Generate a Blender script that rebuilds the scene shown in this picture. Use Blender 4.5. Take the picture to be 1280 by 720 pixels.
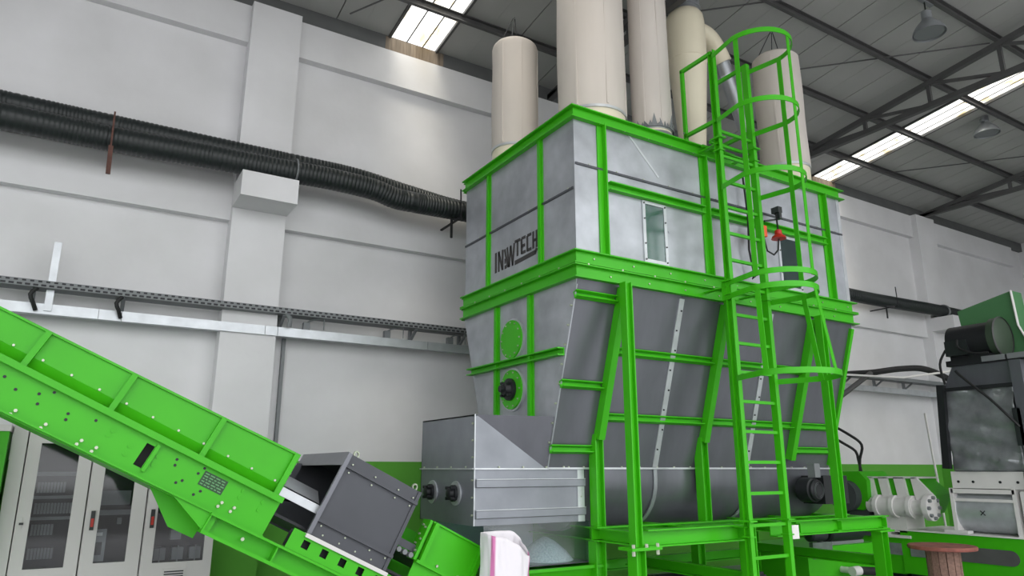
import bpy, bmesh, math, random
from mathutils import Vector, Matrix
random.seed(7)
for o in list(bpy.data.objects): bpy.data.objects.remove(o)
sc = bpy.context.scene
COL = sc.collection

# ------------------------------------------------------------------ camera
cam_d = bpy.data.cameras.new('camera'); cam_d.sensor_width = 36.0; cam_d.lens = 885.0/1280*36
cam_d.clip_end = 200
cam = bpy.data.objects.new('camera', cam_d); COL.objects.link(cam)
cam.location = (0, 0, 1.6)
cam.rotation_euler = (math.radians(90+14.32), 0, math.radians(-31.5))
sc.camera = cam
# ------------------------------------------------------------------ sky and exposure
w = bpy.data.worlds.new('overcast_sky'); sc.world = w; w.use_nodes = True
bg = w.node_tree.nodes['Background']; bg.inputs[0].default_value = (0.97, 0.985, 1.0, 1); bg.inputs[1].default_value = 1.0
sun_d = bpy.data.lights.new('hazy_sun', 'SUN'); sun_d.energy = 1.7; sun_d.angle = math.radians(28); sun_d.color = (1.0, .95, .86)
sun = bpy.data.objects.new('hazy_sun', sun_d); COL.objects.link(sun)
sun.rotation_euler = Vector((.12, .5, -.86)).to_track_quat('-Z', 'Y').to_euler()
sc.view_settings.view_transform = 'Standard'; sc.view_settings.look = 'None'
sc.view_settings.gamma = 1.0; sc.view_settings.use_curve_mapping = False
sc.view_settings.exposure = 1.48

# ------------------------------------------------------------------ materials
MATS = {}
def lin(c):
    return tuple((v/255/12.92 if v/255 <= .04045 else ((v/255+.055)/1.055)**2.4) for v in c)
def mat(name, rgb, rough=.5, metal=0.0, noise=0.0, nscale=6.0, bump=0.0, bscale=40.0, coat=0.0, spec=.5, stretch=None, trans=0.0, alpha=1.0):
    m = bpy.data.materials.new(name); m.use_nodes = True; nt = m.node_tree
    b = nt.nodes['Principled BSDF']; c = lin(rgb)
    b.inputs['Base Color'].default_value = (*c, 1); b.inputs['Roughness'].default_value = rough
    b.inputs['Metallic'].default_value = metal; b.inputs['Specular IOR Level'].default_value = spec
    if coat: b.inputs['Coat Weight'].default_value = coat; b.inputs['Coat Roughness'].default_value = .15
    if trans: b.inputs['Transmission Weight'].default_value = trans
    if alpha < 1: b.inputs['Alpha'].default_value = alpha
    if noise or bump:
        geo = nt.nodes.new('ShaderNodeNewGeometry')
        mp = nt.nodes.new('ShaderNodeMapping'); nt.links.new(geo.outputs['Position'], mp.inputs['Vector'])
        if stretch: mp.inputs['Scale'].default_value = stretch
    if noise:
        n = nt.nodes.new('ShaderNodeTexNoise'); n.inputs['Scale'].default_value = nscale; n.inputs['Detail'].default_value = 5
        nt.links.new(mp.outputs[0], n.inputs['Vector'])
        r = nt.nodes.new('ShaderNodeValToRGB'); r.color_ramp.elements[0].position = .3; r.color_ramp.elements[1].position = .7
        r.color_ramp.elements[0].color = (*[v*(1-noise) for v in c], 1); r.color_ramp.elements[1].color = (*[min(1, v*(1+noise)) for v in c], 1)
        nt.links.new(n.outputs['Fac'], r.inputs['Fac']); nt.links.new(r.outputs[0], b.inputs['Base Color'])
    if bump:
        n2 = nt.nodes.new('ShaderNodeTexNoise'); n2.inputs['Scale'].default_value = bscale; n2.inputs['Detail'].default_value = 3
        nt.links.new(mp.outputs[0], n2.inputs['Vector'])
        bp = nt.nodes.new('ShaderNodeBump'); bp.inputs['Strength'].default_value = bump; bp.inputs['Distance'].default_value = .02
        nt.links.new(n2.outputs['Fac'], bp.inputs['Height']); nt.links.new(bp.outputs[0], b.inputs['Normal'])
    MATS[name] = m; return m
mat('green_paint', (62, 178, 12), .45, noise=.05, nscale=3, coat=.06, spec=.35)
mat('galvanised', (170, 174, 180), .36, metal=.4, noise=.2, nscale=3.2, bump=.08, bscale=7)
mat('housing_zinc', (134, 138, 145), .38, metal=.4, noise=.13, nscale=3, bump=.06, bscale=8)  # copy of galvanised, darkened to offset direct sun on the housing
mat('galvanised_bright', (196, 200, 204), .38, metal=.5, noise=.1, nscale=7)
mat('grey_sheet', (112, 114, 121), .3, metal=.5, noise=.08, nscale=2.2, stretch=(3, 3, .6))
mat('dark_sheet', (76, 78, 84), .5, metal=.2, noise=.08, nscale=3)
mat('black_plastic', (34, 40, 40), .42)
mat('black_rubber', (26, 27, 28), .6)
mat('black_steel', (38, 40, 43), .5, metal=.3)
mat('dark_steel', (84, 84, 84), .6, noise=.12, nscale=4)
mat('cream_cloth', (202, 195, 188), .85, noise=.04, nscale=2, bump=.12, bscale=3, stretch=(2, 2, .5))
mat('cream_paint', (228, 220, 196), .45, noise=.03, nscale=2)
mat('white_paint', (226, 224, 222), .5, noise=.03, nscale=5)
mat('offwhite_enamel', (214, 212, 210), .45)
mat('grey_duct', (160, 164, 168), .35, metal=.5, noise=.08, nscale=5)
mat('film', (138, 142, 145), .2, noise=.22, nscale=5, bump=.8, bscale=6, spec=.9, metal=.3)
mat('bolt_zinc', (178, 186, 166), .35, metal=.6)
mat('rust', (92, 62, 54), .8, noise=.3, nscale=18)
mat('wood', (128, 100, 88), .8, noise=.25, nscale=9, stretch=(1, 6, 6))
mat('wood_red', (134, 78, 68), .75, noise=.35, nscale=9)
mat('red_plastic', (190, 44, 30), .4)
mat('orange_plastic', (235, 88, 40), .4)
mat('logo_ink', (62, 60, 60), .6, noise=.1, nscale=20)
mat('component_grey', (122, 126, 128), .5)
mat('switch_grey', (150, 154, 157), .5)
mat('window_dark', (92, 112, 112), .3)
mat('component_dark', (44, 46, 51), .5)
mat('plate_green', (16, 66, 26), .4)
mat('print_pale', (92, 150, 96), .5)
mat('hood_green', (72, 124, 78), .6, noise=.08, nscale=3)
mat('cowl_dark', (56, 72, 56), .5)
mat('asphalt', (92, 92, 92), .9, noise=.1, nscale=3)
mat('flakes', (226, 229, 232), .8, noise=.2, nscale=60, bump=1.0, bscale=45)
mat('screen_white', (240, 244, 244), .4)
mat('floor_concrete', (150, 150, 156), .4, noise=.14, nscale=1.6, bump=.05, bscale=5)
mat('roof_sheet', (172, 173, 170), .7, noise=.06, nscale=1.2)
mat('rust_streak', (128, 116, 102), .85, noise=.35, nscale=3, stretch=(9, 9, .7))
mat('gutter', (96, 98, 98), .7, noise=.1, nscale=3)
def wall_material():
    m = bpy.data.materials.new('plaster'); m.use_nodes = True; nt = m.node_tree; b = nt.nodes['Principled BSDF']
    b.inputs['Roughness'].default_value = .8; b.inputs['Specular IOR Level'].default_value = .3
    geo = nt.nodes.new('ShaderNodeNewGeometry'); sep = nt.nodes.new('ShaderNodeSeparateXYZ')
    nt.links.new(geo.outputs['Position'], sep.inputs[0])
    n = nt.nodes.new('ShaderNodeTexNoise'); n.inputs['Scale'].default_value = .9; n.inputs['Detail'].default_value = 6
    nt.links.new(geo.outputs['Position'], n.inputs['Vector'])
    r = nt.nodes.new('ShaderNodeValToRGB'); r.color_ramp.elements[0].position = .3; r.color_ramp.elements[1].position = .7
    r.color_ramp.elements[0].color = (*lin((216, 216, 217)), 1); r.color_ramp.elements[1].color = (*lin((231, 231, 233)), 1)
    nt.links.new(n.outputs['Fac'], r.inputs['Fac'])
    # dado painted green up to 1.69 m
    lt = nt.nodes.new('ShaderNodeMath'); lt.operation = 'LESS_THAN'; lt.inputs[1].default_value = 1.69
    nt.links.new(sep.outputs['Z'], lt.inputs[0])
    mx = nt.nodes.new('ShaderNodeMix'); mx.data_type = 'RGBA'
    nt.links.new(lt.outputs[0], mx.inputs[0]); nt.links.new(r.outputs[0], mx.inputs[6])
    mx.inputs[7].default_value = (*lin((92, 165, 60)), 1)
    nt.links.new(mx.outputs[2], b.inputs['Base Color'])
    n2 = nt.nodes.new('ShaderNodeTexNoise'); n2.inputs['Scale'].default_value = 5; nt.links.new(geo.outputs['Position'], n2.inputs['Vector'])
    bp = nt.nodes.new('ShaderNodeBump'); bp.inputs['Strength'].default_value = .25; bp.inputs['Distance'].default_value = .02
    nt.links.new(n2.outputs['Fac'], bp.inputs['Height']); nt.links.new(bp.outputs[0], b.inputs['Normal'])
    MATS['plaster'] = m
wall_material()
def skylight_material():
    m = bpy.data.materials.new('skylight_plastic'); m.use_nodes = True; nt = m.node_tree
    for n in list(nt.nodes): nt.nodes.remove(n)
    out = nt.nodes.new('ShaderNodeOutputMaterial'); t = nt.nodes.new('ShaderNodeBsdfTranslucent'); tr = nt.nodes.new('ShaderNodeBsdfTransparent')
    geo = nt.nodes.new('ShaderNodeNewGeometry'); n = nt.nodes.new('ShaderNodeTexNoise'); n.inputs['Scale'].default_value = 3.5; n.inputs['Detail'].default_value = 6
    nt.links.new(geo.outputs['Position'], n.inputs['Vector'])
    r = nt.nodes.new('ShaderNodeValToRGB'); r.color_ramp.elements[0].position = .36; r.color_ramp.elements[1].position = .46
    r.color_ramp.elements[0].color = (.62, .5, .3, 1); r.color_ramp.elements[1].color = (.95, .94, .9, 1)
    nt.links.new(n.outputs['Fac'], r.inputs['Fac']); nt.links.new(r.outputs[0], t.inputs[0]); nt.links.new(r.outputs[0], tr.inputs[0])
    mx = nt.nodes.new('ShaderNodeMixShader'); mx.inputs[0].default_value = .55
    nt.links.new(t.outputs[0], mx.inputs[1]); nt.links.new(tr.outputs[0], mx.inputs[2]); nt.links.new(mx.outputs[0], out.inputs[0])
    MATS['skylight'] = m
skylight_material()
def glass_material(name, tint, mixf, rough=.05):
    m = bpy.data.materials.new(name); m.use_nodes = True; nt = m.node_tree
    for n in list(nt.nodes): nt.nodes.remove(n)
    out = nt.nodes.new('ShaderNodeOutputMaterial'); tr = nt.nodes.new('ShaderNodeBsdfTransparent'); gl = nt.nodes.new('ShaderNodeBsdfGlossy')
    tr.inputs[0].default_value = (*tint, 1); gl.inputs['Roughness'].default_value = rough
    mx = nt.nodes.new('ShaderNodeMixShader'); mx.inputs[0].default_value = mixf
    nt.links.new(tr.outputs[0], mx.inputs[1]); nt.links.new(gl.outputs[0], mx.inputs[2]); nt.links.new(mx.outputs[0], out.inputs[0])
    MATS[name] = m
glass_material('smoked_glass', (.82, .83, .84), .035)
glass_material('window_glass', (.8, .88, .86), .08, .12)
glass_material('clear_sheet', (.86, .92, .94), .12, .35)
def sack_material():
    m = bpy.data.materials.new('woven_sack'); m.use_nodes = True; nt = m.node_tree; b = nt.nodes['Principled BSDF']; b.inputs['Roughness'].default_value = .7
    at = nt.nodes.new('ShaderNodeAttribute'); at.attribute_name = 'stripe'
    mx = nt.nodes.new('ShaderNodeMix'); mx.data_type = 'RGBA'; mx.inputs[6].default_value = (*lin((232, 228, 234)), 1); mx.inputs[7].default_value = (*lin((206, 120, 172)), 1)
    nt.links.new(at.outputs['Fac'], mx.inputs[0]); nt.links.new(mx.outputs[2], b.inputs['Base Color'])
    MATS['sack'] = m
sack_material()

# ------------------------------------------------------------------ mesh helpers
V = Vector
class MB:
    def __init__(s): s.v = []; s.f = []
    def add(s, vs, fs):
        o = len(s.v); s.v += [tuple(p) for p in vs]; s.f += [tuple(i+o for i in f) for f in fs]; return s
    def box(s, x0, x1, y0, y1, z0, z1):
        return s.add([(x, y, z) for z in (z0, z1) for y in (y0, y1) for x in (x0, x1)],
                     [(0, 2, 3, 1), (4, 5, 7, 6), (0, 1, 5, 4), (2, 6, 7, 3), (0, 4, 6, 2), (1, 3, 7, 5)])
    def frame(s, p0, p1, up=(0, 0, 1)):
        p0 = V(p0); p1 = V(p1); d = (p1-p0).normalized(); u = V(up); u = u-d*u.dot(d)
        if u.length < 1e-4: u = V((0, 1, 0)); u = u-d*u.dot(d)
        u.normalize(); return p0, p1, d.cross(u), u
    def prof(s, p0, p1, pr, up=(0, 0, 1)):
        p0, p1, a, u = s.frame(p0, p1, up); n = len(pr)
        vs = [p0+a*x+u*y for x, y in pr]+[p1+a*x+u*y for x, y in pr]
        return s.add(vs, [tuple(range(n))[::-1], tuple(range(n, 2*n))]+[(i, (i+1) % n, n+(i+1) % n, n+i) for i in range(n)])
    def bar(s, p0, p1, w, h, up=(0, 0, 1)):
        return s.prof(p0, p1, [(-w/2, -h/2), (w/2, -h/2), (w/2, h/2), (-w/2, h/2)], up)
    def ibeam(s, p0, p1, w, h, t, up=(0, 0, 1)):
        a, b, c = w/2, h/2, t/2
        return s.prof(p0, p1, [(-a, -b), (a, -b), (a, -b+t), (c, -b+t), (c, b-t), (a, b-t), (a, b), (-a, b), (-a, b-t), (-c, b-t), (-c, -b+t), (-a, -b+t)], up)
    def channel(s, p0, p1, w, h, t, up=(0, 0, 1), flip=1):
        a, b = w/2*flip, h/2; q = t*flip
        return s.prof(p0, p1, [(-a, -b), (a, -b), (a, -b+t), (-a+q, -b+t), (-a+q, b-t), (a, b-t), (a, b), (-a, b)], up)
    def poly(s, pts, vec):
        n = len(pts); vec = V(vec); vs = [V(p) for p in pts]+[V(p)+vec for p in pts]
        return s.add(vs, [tuple(range(n)), tuple(range(n, 2*n))[::-1]]+[(i, n+i, n+(i+1) % n, (i+1) % n) for i in range(n)])
    def cyl(s, p0, p1, r0, r1=None, n=18, caps=True):
        r1 = r0 if r1 is None else r1
        return s.lathe([(r0, 0), (r1, (V(p1)-V(p0)).length)], p0, p1, n, caps)
    def lathe(s, pr, p0, p1, n=24, caps=True):
        p0, p1, a, u = s.frame(p0, p1); d = (p1-p0).normalized(); vs = []; fs = []
        for r, t in pr:
            for k in range(n):
                q = 2*math.pi*k/n; vs.append(p0+d*t+a*(r*math.cos(q))+u*(r*math.sin(q)))
        for i in range(len(pr)-1):
            for k in range(n): fs.append((i*n+k, i*n+(k+1) % n, (i+1)*n+(k+1) % n, (i+1)*n+k))
        if caps: fs += [tuple(range(n))[::-1], tuple(range((len(pr)-1)*n, len(pr)*n))]
        return s.add(vs, fs)
    def tube(s, path, r, n=8, rf=None):
        path = [V(p) for p in path]; vs = []; fs = []; pu = None
        for i, p in enumerate(path):
            d = (path[min(i+1, len(path)-1)]-path[max(i-1, 0)]).normalized()
            u = (V((0, 0, 1)) if pu is None else pu); u = u-d*u.dot(d)
            if u.length < .05: u = V((0, 1, 0)); u = u-d*u.dot(d)
            u.normalize(); pu = u; a = d.cross(u); rr = r if rf is None else rf(i)
            for k in range(n):
                q = 2*math.pi*k/n; vs.append(p+a*(rr*math.cos(q))+u*(rr*math.sin(q)))
        for i in range(len(path)-1):
            for k in range(n): fs.append((i*n+k, i*n+(k+1) % n, (i+1)*n+(k+1) % n, (i+1)*n+k))
        fs += [tuple(range(n))[::-1], tuple(range((len(path)-1)*n, len(path)*n))]
        return s.add(vs, fs)
    def ribbon(s, path, h, t, up=(0, 0, 1)):
        # flat bar standing on edge, following a path; h along up, t across
        path = [V(p) for p in path]; u = V(up); vs = []; fs = []
        for i, p in enumerate(path):
            d = (path[min(i+1, len(path)-1)]-path[max(i-1, 0)]).normalized(); a = d.cross(u).normalized()
            vs += [p-a*t/2-u*h/2, p+a*t/2-u*h/2, p+a*t/2+u*h/2, p-a*t/2+u*h/2]
        for i in range(len(path)-1):
            for k in range(4): fs.append((i*4+k, i*4+(k+1) % 4, i*4+4+(k+1) % 4, i*4+4+k))
        m = (len(path)-1)*4; fs += [(3, 2, 1, 0), (m, m+1, m+2, m+3)]
        return s.add(vs, fs)
    def bolts(s, pts, nrm, r=.009, h=.01):
        n = V(nrm).normalized()
        for p in pts: s.cyl(V(p)-n*.002, V(p)+n*h, r, n=6)
        return s
    def mesh(s, name, smooth=True):
        me = bpy.data.meshes.new(name); me.from_pydata(s.v, [], s.f); me.update()
        bm = bmesh.new(); bm.from_mesh(me); bmesh.ops.recalc_face_normals(bm, faces=bm.faces); bm.to_mesh(me); bm.free()
        if smooth: me.shade_smooth(); me.set_sharp_from_angle(angle=math.radians(32))
        return me
    def build(s, name, m, parent=None, label=None, kind=None):
        me = s.mesh(name); me.materials.append(MATS[m]); o = bpy.data.objects.new(name, me); COL.objects.link(o)
        if parent is not None:
            o.parent = parent
            if parent.type == 'EMPTY': o.location = -V(parent.location)
        if label: o['label'] = label
        if kind: o['kind'] = kind
        return o
def thing(name, label, cat, loc, group=None):
    o = bpy.data.objects.new(name, None); COL.objects.link(o); o.location = loc; o.empty_display_size = .1
    o['label'] = label; o['category'] = cat
    if group: o['group'] = group
    return o
def tag(o, label, cat, group=None):
    o['label'] = label; o['category'] = cat
    if group: o['group'] = group
    return o
def struct(o): o['kind'] = 'structure'; return o
def B(): return MB()
def lerp(a, b, t): return a+(b-a)*t

def pipe_path(pts, step=.02):
    # smooth path by Catmull-Rom
    pts = [V(p) for p in pts]; out = []
    for i in range(len(pts)-1):
        p0 = pts[max(i-1, 0)]; p1 = pts[i]; p2 = pts[i+1]; p3 = pts[min(i+2, len(pts)-1)]
        n = max(2, int((p2-p1).length/step))
        for k in range(n):
            t = k/n; out.append(.5*((2*p1)+(p2-p0)*t+(2*p0-5*p1+4*p2-p3)*t*t+(3*p1-p0-3*p2+p3)*t**3))
    out.append(pts[-1]); return out

# ================================================================== THE SETTING
struct(B().box(-12, 23, -4.3, 9.1, -.2, 0).build('floor', 'floor_concrete'))
struct(B().box(-60, 70, -60, 60, -.4, -.21).build('ground', 'asphalt'))  # unseen ground outside, added dark to cut light bouncing upwards
wall = struct(B().box(-9, 22.6, 9.0, 9.25, 0, 7.72).build('wall_back', 'plaster'))
wr = struct(B().box(22.6, 22.85, -4, 9.25, 0, 9.4).build('wall_right', 'plaster'))
struct(B().poly([(-9.25, 9.25, 0), (-9.25, 9.25, 9.4), (-9.25, -4, 9.4), (-9.25, -4, 4.4), (-9.25, 7.0, 4.4), (-9.25, 7.0, 0)], (.25, 0, 0)).build('wall_left', 'plaster'))   # unseen wall added to dim the silo end; gate shaped to admit light
wfr = struct(B().box(17, 22.6, -4.25, -4.0, 0, 9.4).build('wall_front', 'plaster'))  # unseen wall added to shade the far right of the hall
PIL = [(-4.0, -3.34), (1.35, 1.99), (6.6, 7.24), (11.6, 12.3), (16.9, 17.7)]
for a, b in PIL:
    p = B().box(a, b, 8.75, 9.02, 0, 7.62).build('pilaster', 'plaster', wall)
    # crane corbel: block with a chamfered underside
    B().poly([(a-.01, 8.752, 4.71), (a-.01, 8.752, 5.02), (a-.01, 8.25, 5.02), (a-.01, 8.25, 4.71)], (b-a+.02, 0, 0)).build('corbel', 'plaster', p)
edges = [-9.0]+[e for ab in PIL for e in ab]+[21.9]
for i in range(0, len(edges), 2):
    a, b = edges[i], edges[i+1]
    B().box(a, b, 8.88, 9.02, 4.58, 5.15).build('ring_beam', 'plaster', wall)
    B().box(a, b, 8.88, 9.02, 7.07, 7.62).build('top_beam', 'plaster', wall)
# roof: single slope falling towards the wall
S = .1216
def rz(y): return 7.85+S*(9.0-y)
ceil = struct(B().box(-9, 22.6, 8.9, 9.22, 7.62, 7.86).build('ceiling', 'gutter'))
B().box(3.25, 4.2, 8.893, 8.9, 7.625, 7.85).build('stained_strip', 'rust_streak', ceil, label='rust streaked plate under the skylight')
B().box(13.1, 14.0, 8.893, 8.9, 7.625, 7.85).build('stained_strip', 'rust_streak', ceil, label='rust streaked plate under the skylight')
xs = [-9, -8.1, -7.2, -6.3, -5.5, -4.4, -3.5, -2.6, -1.7, -.8, .1, .9, 1.7, 2.5, 3.31, 4.08, 5.07, 5.935, 6.8, 7.665, 8.53, 9.395, 10.26, 11.25, 12.22, 13.2, 13.9, 14.7, 15.45, 16.3, 17.2, 18.1, 19, 19.9, 20.8, 21.7, 22.6]
SKY = {-6.3, 3.31, 13.2}
Y0, Y1 = -4.0, 9.02
for a, b in zip(xs[:-1], xs[1:]):
    if a in SKY:
        yb = [Y1-.13]+[v for v in (8.0, 6.85, 5.65, 4.5, 3.35, 2.2, 1.05, -.1, -1.25, -2.4)]+[Y0]
        for y1, y0 in zip(yb[:-1], yb[1:]):
            m = B()
            n = 5
            for k in range(n):      # trapezoidal corrugated sheet
                x0 = lerp(a, b, k/n); x1 = lerp(a, b, (k+1)/n); q = (x1-x0)
                pts = [(x0, 0), (x0+.55*q, 0), (x0+.65*q, .03), (x0+.9*q, .03), (x1, 0)]
                for (xa, za), (xb, zb) in zip(pts[:-1], pts[1:]):
                    m.add([(xa, y0, rz(y0)+za), (xb, y0, rz(y0)+zb), (xb, y1, rz(y1)+zb), (xa, y1, rz(y1)+za)], [(0, 1, 2, 3)])
            m.build('skylight_panel', 'skylight', ceil)
        for x in (lerp(a, b, .36), lerp(a, b, .7)): B().bar((x, Y0, rz(Y0)-.005), (x, Y1-.1, rz(Y1-.1)-.005), .018, .012).build('skylight_rib', 'dark_steel', ceil)
        for x in (a, b): B().bar((x, Y0, rz(Y0)-.01), (x, Y1, rz(Y1)-.01), .04, .05).build('skylight_trim', 'dark_steel', ceil)
    else:
        m = B(); m.poly([(a+.008, Y0, rz(Y0)), (b-.008, Y0, rz(Y0)), (b-.008, Y1, rz(Y1)), (a+.008, Y1, rz(Y1))], (0, 0, .06))
        mid = (a+b)/2
        m.bar((mid, Y0, rz(Y0)), (mid, Y1, rz(Y1)), .02, .008)
        m.build('roof_panel', 'roof_sheet', ceil)
        B().bar((b, Y0, rz(Y0)+.045), (b, Y1, rz(Y1)+.045), .03, .03).build('seam_cap', 'dark_steel', ceil)
for y in (8.0, 6.85, 5.65, 4.5, 3.35, 2.2, 1.05, -.1, -1.25, -2.4):
    B().channel((-9, y, rz(y)-.07), (22.6, y, rz(y)-.07), .06, .12, .012).build('purlin', 'dark_steel', ceil)
def truss(x):
    zb = rz(9)-.12
    B().bar((x, 8.9, rz(8.9)-.17), (x, Y0, rz(Y0)-.17), .1, .09).build('truss_chord', 'dark_steel', ceil)
    B().bar((x, 8.9, zb-.05), (x, Y0, zb-.05), .1, .09).build('truss_chord', 'dark_steel', ceil)
    ys = [8.0, 6.85, 5.65, 4.5, 3.35, 2.2, 1.05, -.1, -1.25, -2.4]
    for i, y in enumerate(ys):
        B().bar((x, y, zb-.05), (x, y, rz(y)-.17), .06, .06, up=(0, 1, 0)).build('truss_web', 'dark_steel', ceil)
        if i+1 < len(ys):
            B().bar((x, y, rz(y)-.17), (x, ys[i+1], zb-.05) if i % 2 else (x, ys[i+1], zb-.02), .05, .05, up=(1, 0, 0)).build('truss_web', 'dark_steel', ceil)
for x in (.6, 6.2, 11.95, 17.4): truss(x)
for p0, p1 in (((2.6, 8.6), (3.6, 7.1)), ((6.25, 6.9), (9.4, 4.4)), ((11.9, 4.6), (9.2, 6.8)), ((17.3, 5.7), (14.5, 8.0))):
    B().tube([(p0[0], p0[1], rz(p0[1])-.1), (p1[0], p1[1], rz(p1[1])-.1)], .012, 6).build('brace_rod', 'dark_steel', ceil)

# ================================================================== STORAGE SILO
X0, X1, YF, YB = 3.91, 8.18, 5.2, 7.47
ZT, ZM = 5.13, 3.35
silo = thing('storage_silo', 'large galvanised storage silo with green frame and V-shaped hopper', 'silo', (6.05, 6.33, 0))
G = 'green_paint'
def panel_x(x, ya, yb, za, zb, m='galvanised', t=.012, nm='wall_panel'):
    return B().box(x-t/2, x+t/2, ya+.002, yb-.002, za+.002, zb-.002).build(nm, m, silo)
def panel_y(y, xa, xb, za, zb, m='galvanised', t=.012, nm='wall_panel'):
    return B().box(xa+.002, xb-.002, y-t/2, y+t/2, za+.002, zb-.002).build(nm, m, silo)
ycols = [YF, 5.79, 6.89, YB]; xcols = [X0, 4.25, 5.7, 7.83, X1]
for ya, yb in zip(ycols[:-1], ycols[1:]):
    for x in (X0, X1):
        panel_x(x, ya, yb, ZM, 4.28); panel_x(x, ya, yb, 4.28, ZT)
for xa, xb in zip(xcols[:-1], xcols[1:]):
    for y in (YF, YB):
        panel_y(y, xa, xb, ZM, 4.54); panel_y(y, xa, xb, 4.54, ZT)
B().box(X0, X1, YF, YB, ZT-.05, ZT-.035).build('roof_plate', 'galvanised', silo)
# projecting bolted sheet joints, shade of their undersides put into a dark colour
m = B().box(X0-.018, X0, YF+.02, YB, 4.262, 4.285); m.build('joint_flange', 'dark_sheet', silo)
m = B().box(X0+.0, X1, YF-.02, YF, 4.517, 4.54); m.build('joint_flange', 'dark_sheet', silo)
# corner fold and end flange
B().box(X0-.008, X0+.008, YF-.008, YF+.008, ZM, ZT-.1).build('corner_trim', 'galvanised', silo)
B().box(X1-.05, X1+.012, YF-.012, YF, ZM, ZT-.1).build('corner_trim', 'galvanised_bright', silo)
# top rail: green channels round the rim
def rail_ring(zc, h, out, nm, flip_up=True):
    w = .06
    e = w+.007
    k = .018
    B().channel((X0-k, YF-e+w/2, zc), (X1+k, YF-e+w/2, zc), w, h, .012, flip=1).build(nm, G, silo)
    B().channel((X1+k, YB+e-w/2, zc), (X0-k, YB+e-w/2, zc), w, h, .012, flip=1).build(nm, G, silo)
    B().channel((X0-e+w/2, YB+k, zc), (X0-e+w/2, YF-k, zc), w, h, .012, flip=1).build(nm, G, silo)
    B().channel((X1+e-w/2, YF-k, zc), (X1+e-w/2, YB+k, zc), w, h, .012, flip=1).build(nm, G, silo)
for zc, h in ((ZT-.06, .13), (3.555, .135), (3.415, .135)):
    for x0, x1 in ((X0-.067, X0-.017), (X1+.017, X1+.067)):
        for z in (zc-h/2, zc+h/2-.012): B().box(x0, x1, YF-.067, YF-.017, z, z+.012).build('corner_plate', G, silo)
rail_ring(ZT-.06, .13, .045, 'top_rail')
rail_ring(3.555, .135, .06, 'flange_rail')
rail_ring(3.415, .135, .06, 'flange_rail')
m = B()
m.bolts([(x, YF-.055, 3.485) for x in [4.0+.42*k for k in range(10)]], (0, -1, 0), .010, .016)
m.bolts([(x, YF-.02, 3.56) for x in [4.1+.5*k for k in range(9)]], (0, -1, 0), .009, .01)
m.bolts([(x, YF-.02, 3.41) for x in [4.3+.5*k for k in range(8)]], (0, -1, 0), .009, .01)
m.bolts([(X0-.055, y, 3.485) for y in [5.4+.34*k for k in range(6)]], (-1, 0, 0), .010, .016)
m.bolts([(x, YF-.055, 5.012) for x in [4.2+.33*k for k in range(12)]], (0, -1, 0), .009, .01)
m.build('bolts', 'bolt_zinc', silo, kind='stuff')
# upper posts and rails
for y in (5.79, 6.89):
    B().bar((X0-.012, y, 3.62), (X0-.012, y, 5.02), .1, .012, up=(-1, 0, 0)).bar((X0-.026, y-.0, 3.62), (X0-.026, y, 5.02), .045, .016, up=(-1, 0, 0)).build('frame_post', G, silo)
for x in (4.25, 5.7, 7.83):
    B().bar((x, YF-.012, 3.62), (x, YF-.012, 5.02), .12, .016, up=(0, -1, 0)).bar((x+.01, YF-.045, 3.62), (x+.01, YF-.045, 5.02), .014, .06, up=(0, -1, 0)).build('frame_post', G, silo)
for xa, xb in ((4.31, 5.65), (5.76, 7.78)):
    B().channel((xa, YF-.035, 4.36), (xb, YF-.035, 4.36), .07, .09, .012, flip=1).build('frame_rail', G, silo)
    B().bolts([(x, YF-.035, 4.402) for x in [xa+.2+.36*k for k in range(int((xb-xa)/.36))]], (0, 0, 1), .009, .01).build('bolts', 'bolt_zinc', silo, kind='stuff')
B().bolts([(X0-.012, y, 4.285) for y in [5.3+.36*k for k in range(6)]], (0, 0, 1), .009, .012).bolts([(x, YF-.012, 4.54) for x in [4.08+.36*k for k in range(12)]], (0, 0, 1), .009, .012).build('bolts', 'bolt_zinc', silo, kind='stuff')
# diagonal creases pressed into the sheets
B().bar((4.62, YF-.008, 5.02), (5.02, YF-.008, 4.62), .006, .025, up=(0, 0, 1)).build('sheet_crease', 'galvanised_bright', silo)
B().bar((5.12, YF-.008, 4.02), (5.6, YF-.008, 4.22), .004, .03, up=(0, 0, 1)).build('sheet_crease', 'galvanised', silo)
# inspection windows
def window(xa, xb, za, zb, dark):
    f = B()
    y0, y1 = YF-.022, YF-.005; t = .036
    f.box(xa, xa+t, y0, y1, za, zb).box(xb-t, xb, y0, y1, za, zb).box(xa+t, xb-t, y0, y1, zb-t, zb).box(xa+t, xb-t, y0, y1, za, za+t)
    fo = f.build('inspection_window', 'galvanised_bright', silo, label='narrow bolted inspection window with pale metal frame')
    B().box(xa+t, xb-t, YF-.008, YF-.0065, za+t, zb-t).build('backing', dark, fo)
    B().box(xa+t, xb-t, YF-.016, YF-.012, za+t, zb-t).build('pane', 'window_glass', fo)
    B().bolts([(x, y0, z) for z in (za+.03, za+.2, zb-.2, zb-.03) for x in (xa+.02, xb-.02)], (0, -1, 0), .009, .01).build('bolts', 'dark_steel', fo, kind='stuff')
window(4.76, 5.09, 3.64, 4.31, 'window_dark')
window(6.88, 7.26, 3.64, 4.31, 'dark_sheet')
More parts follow.
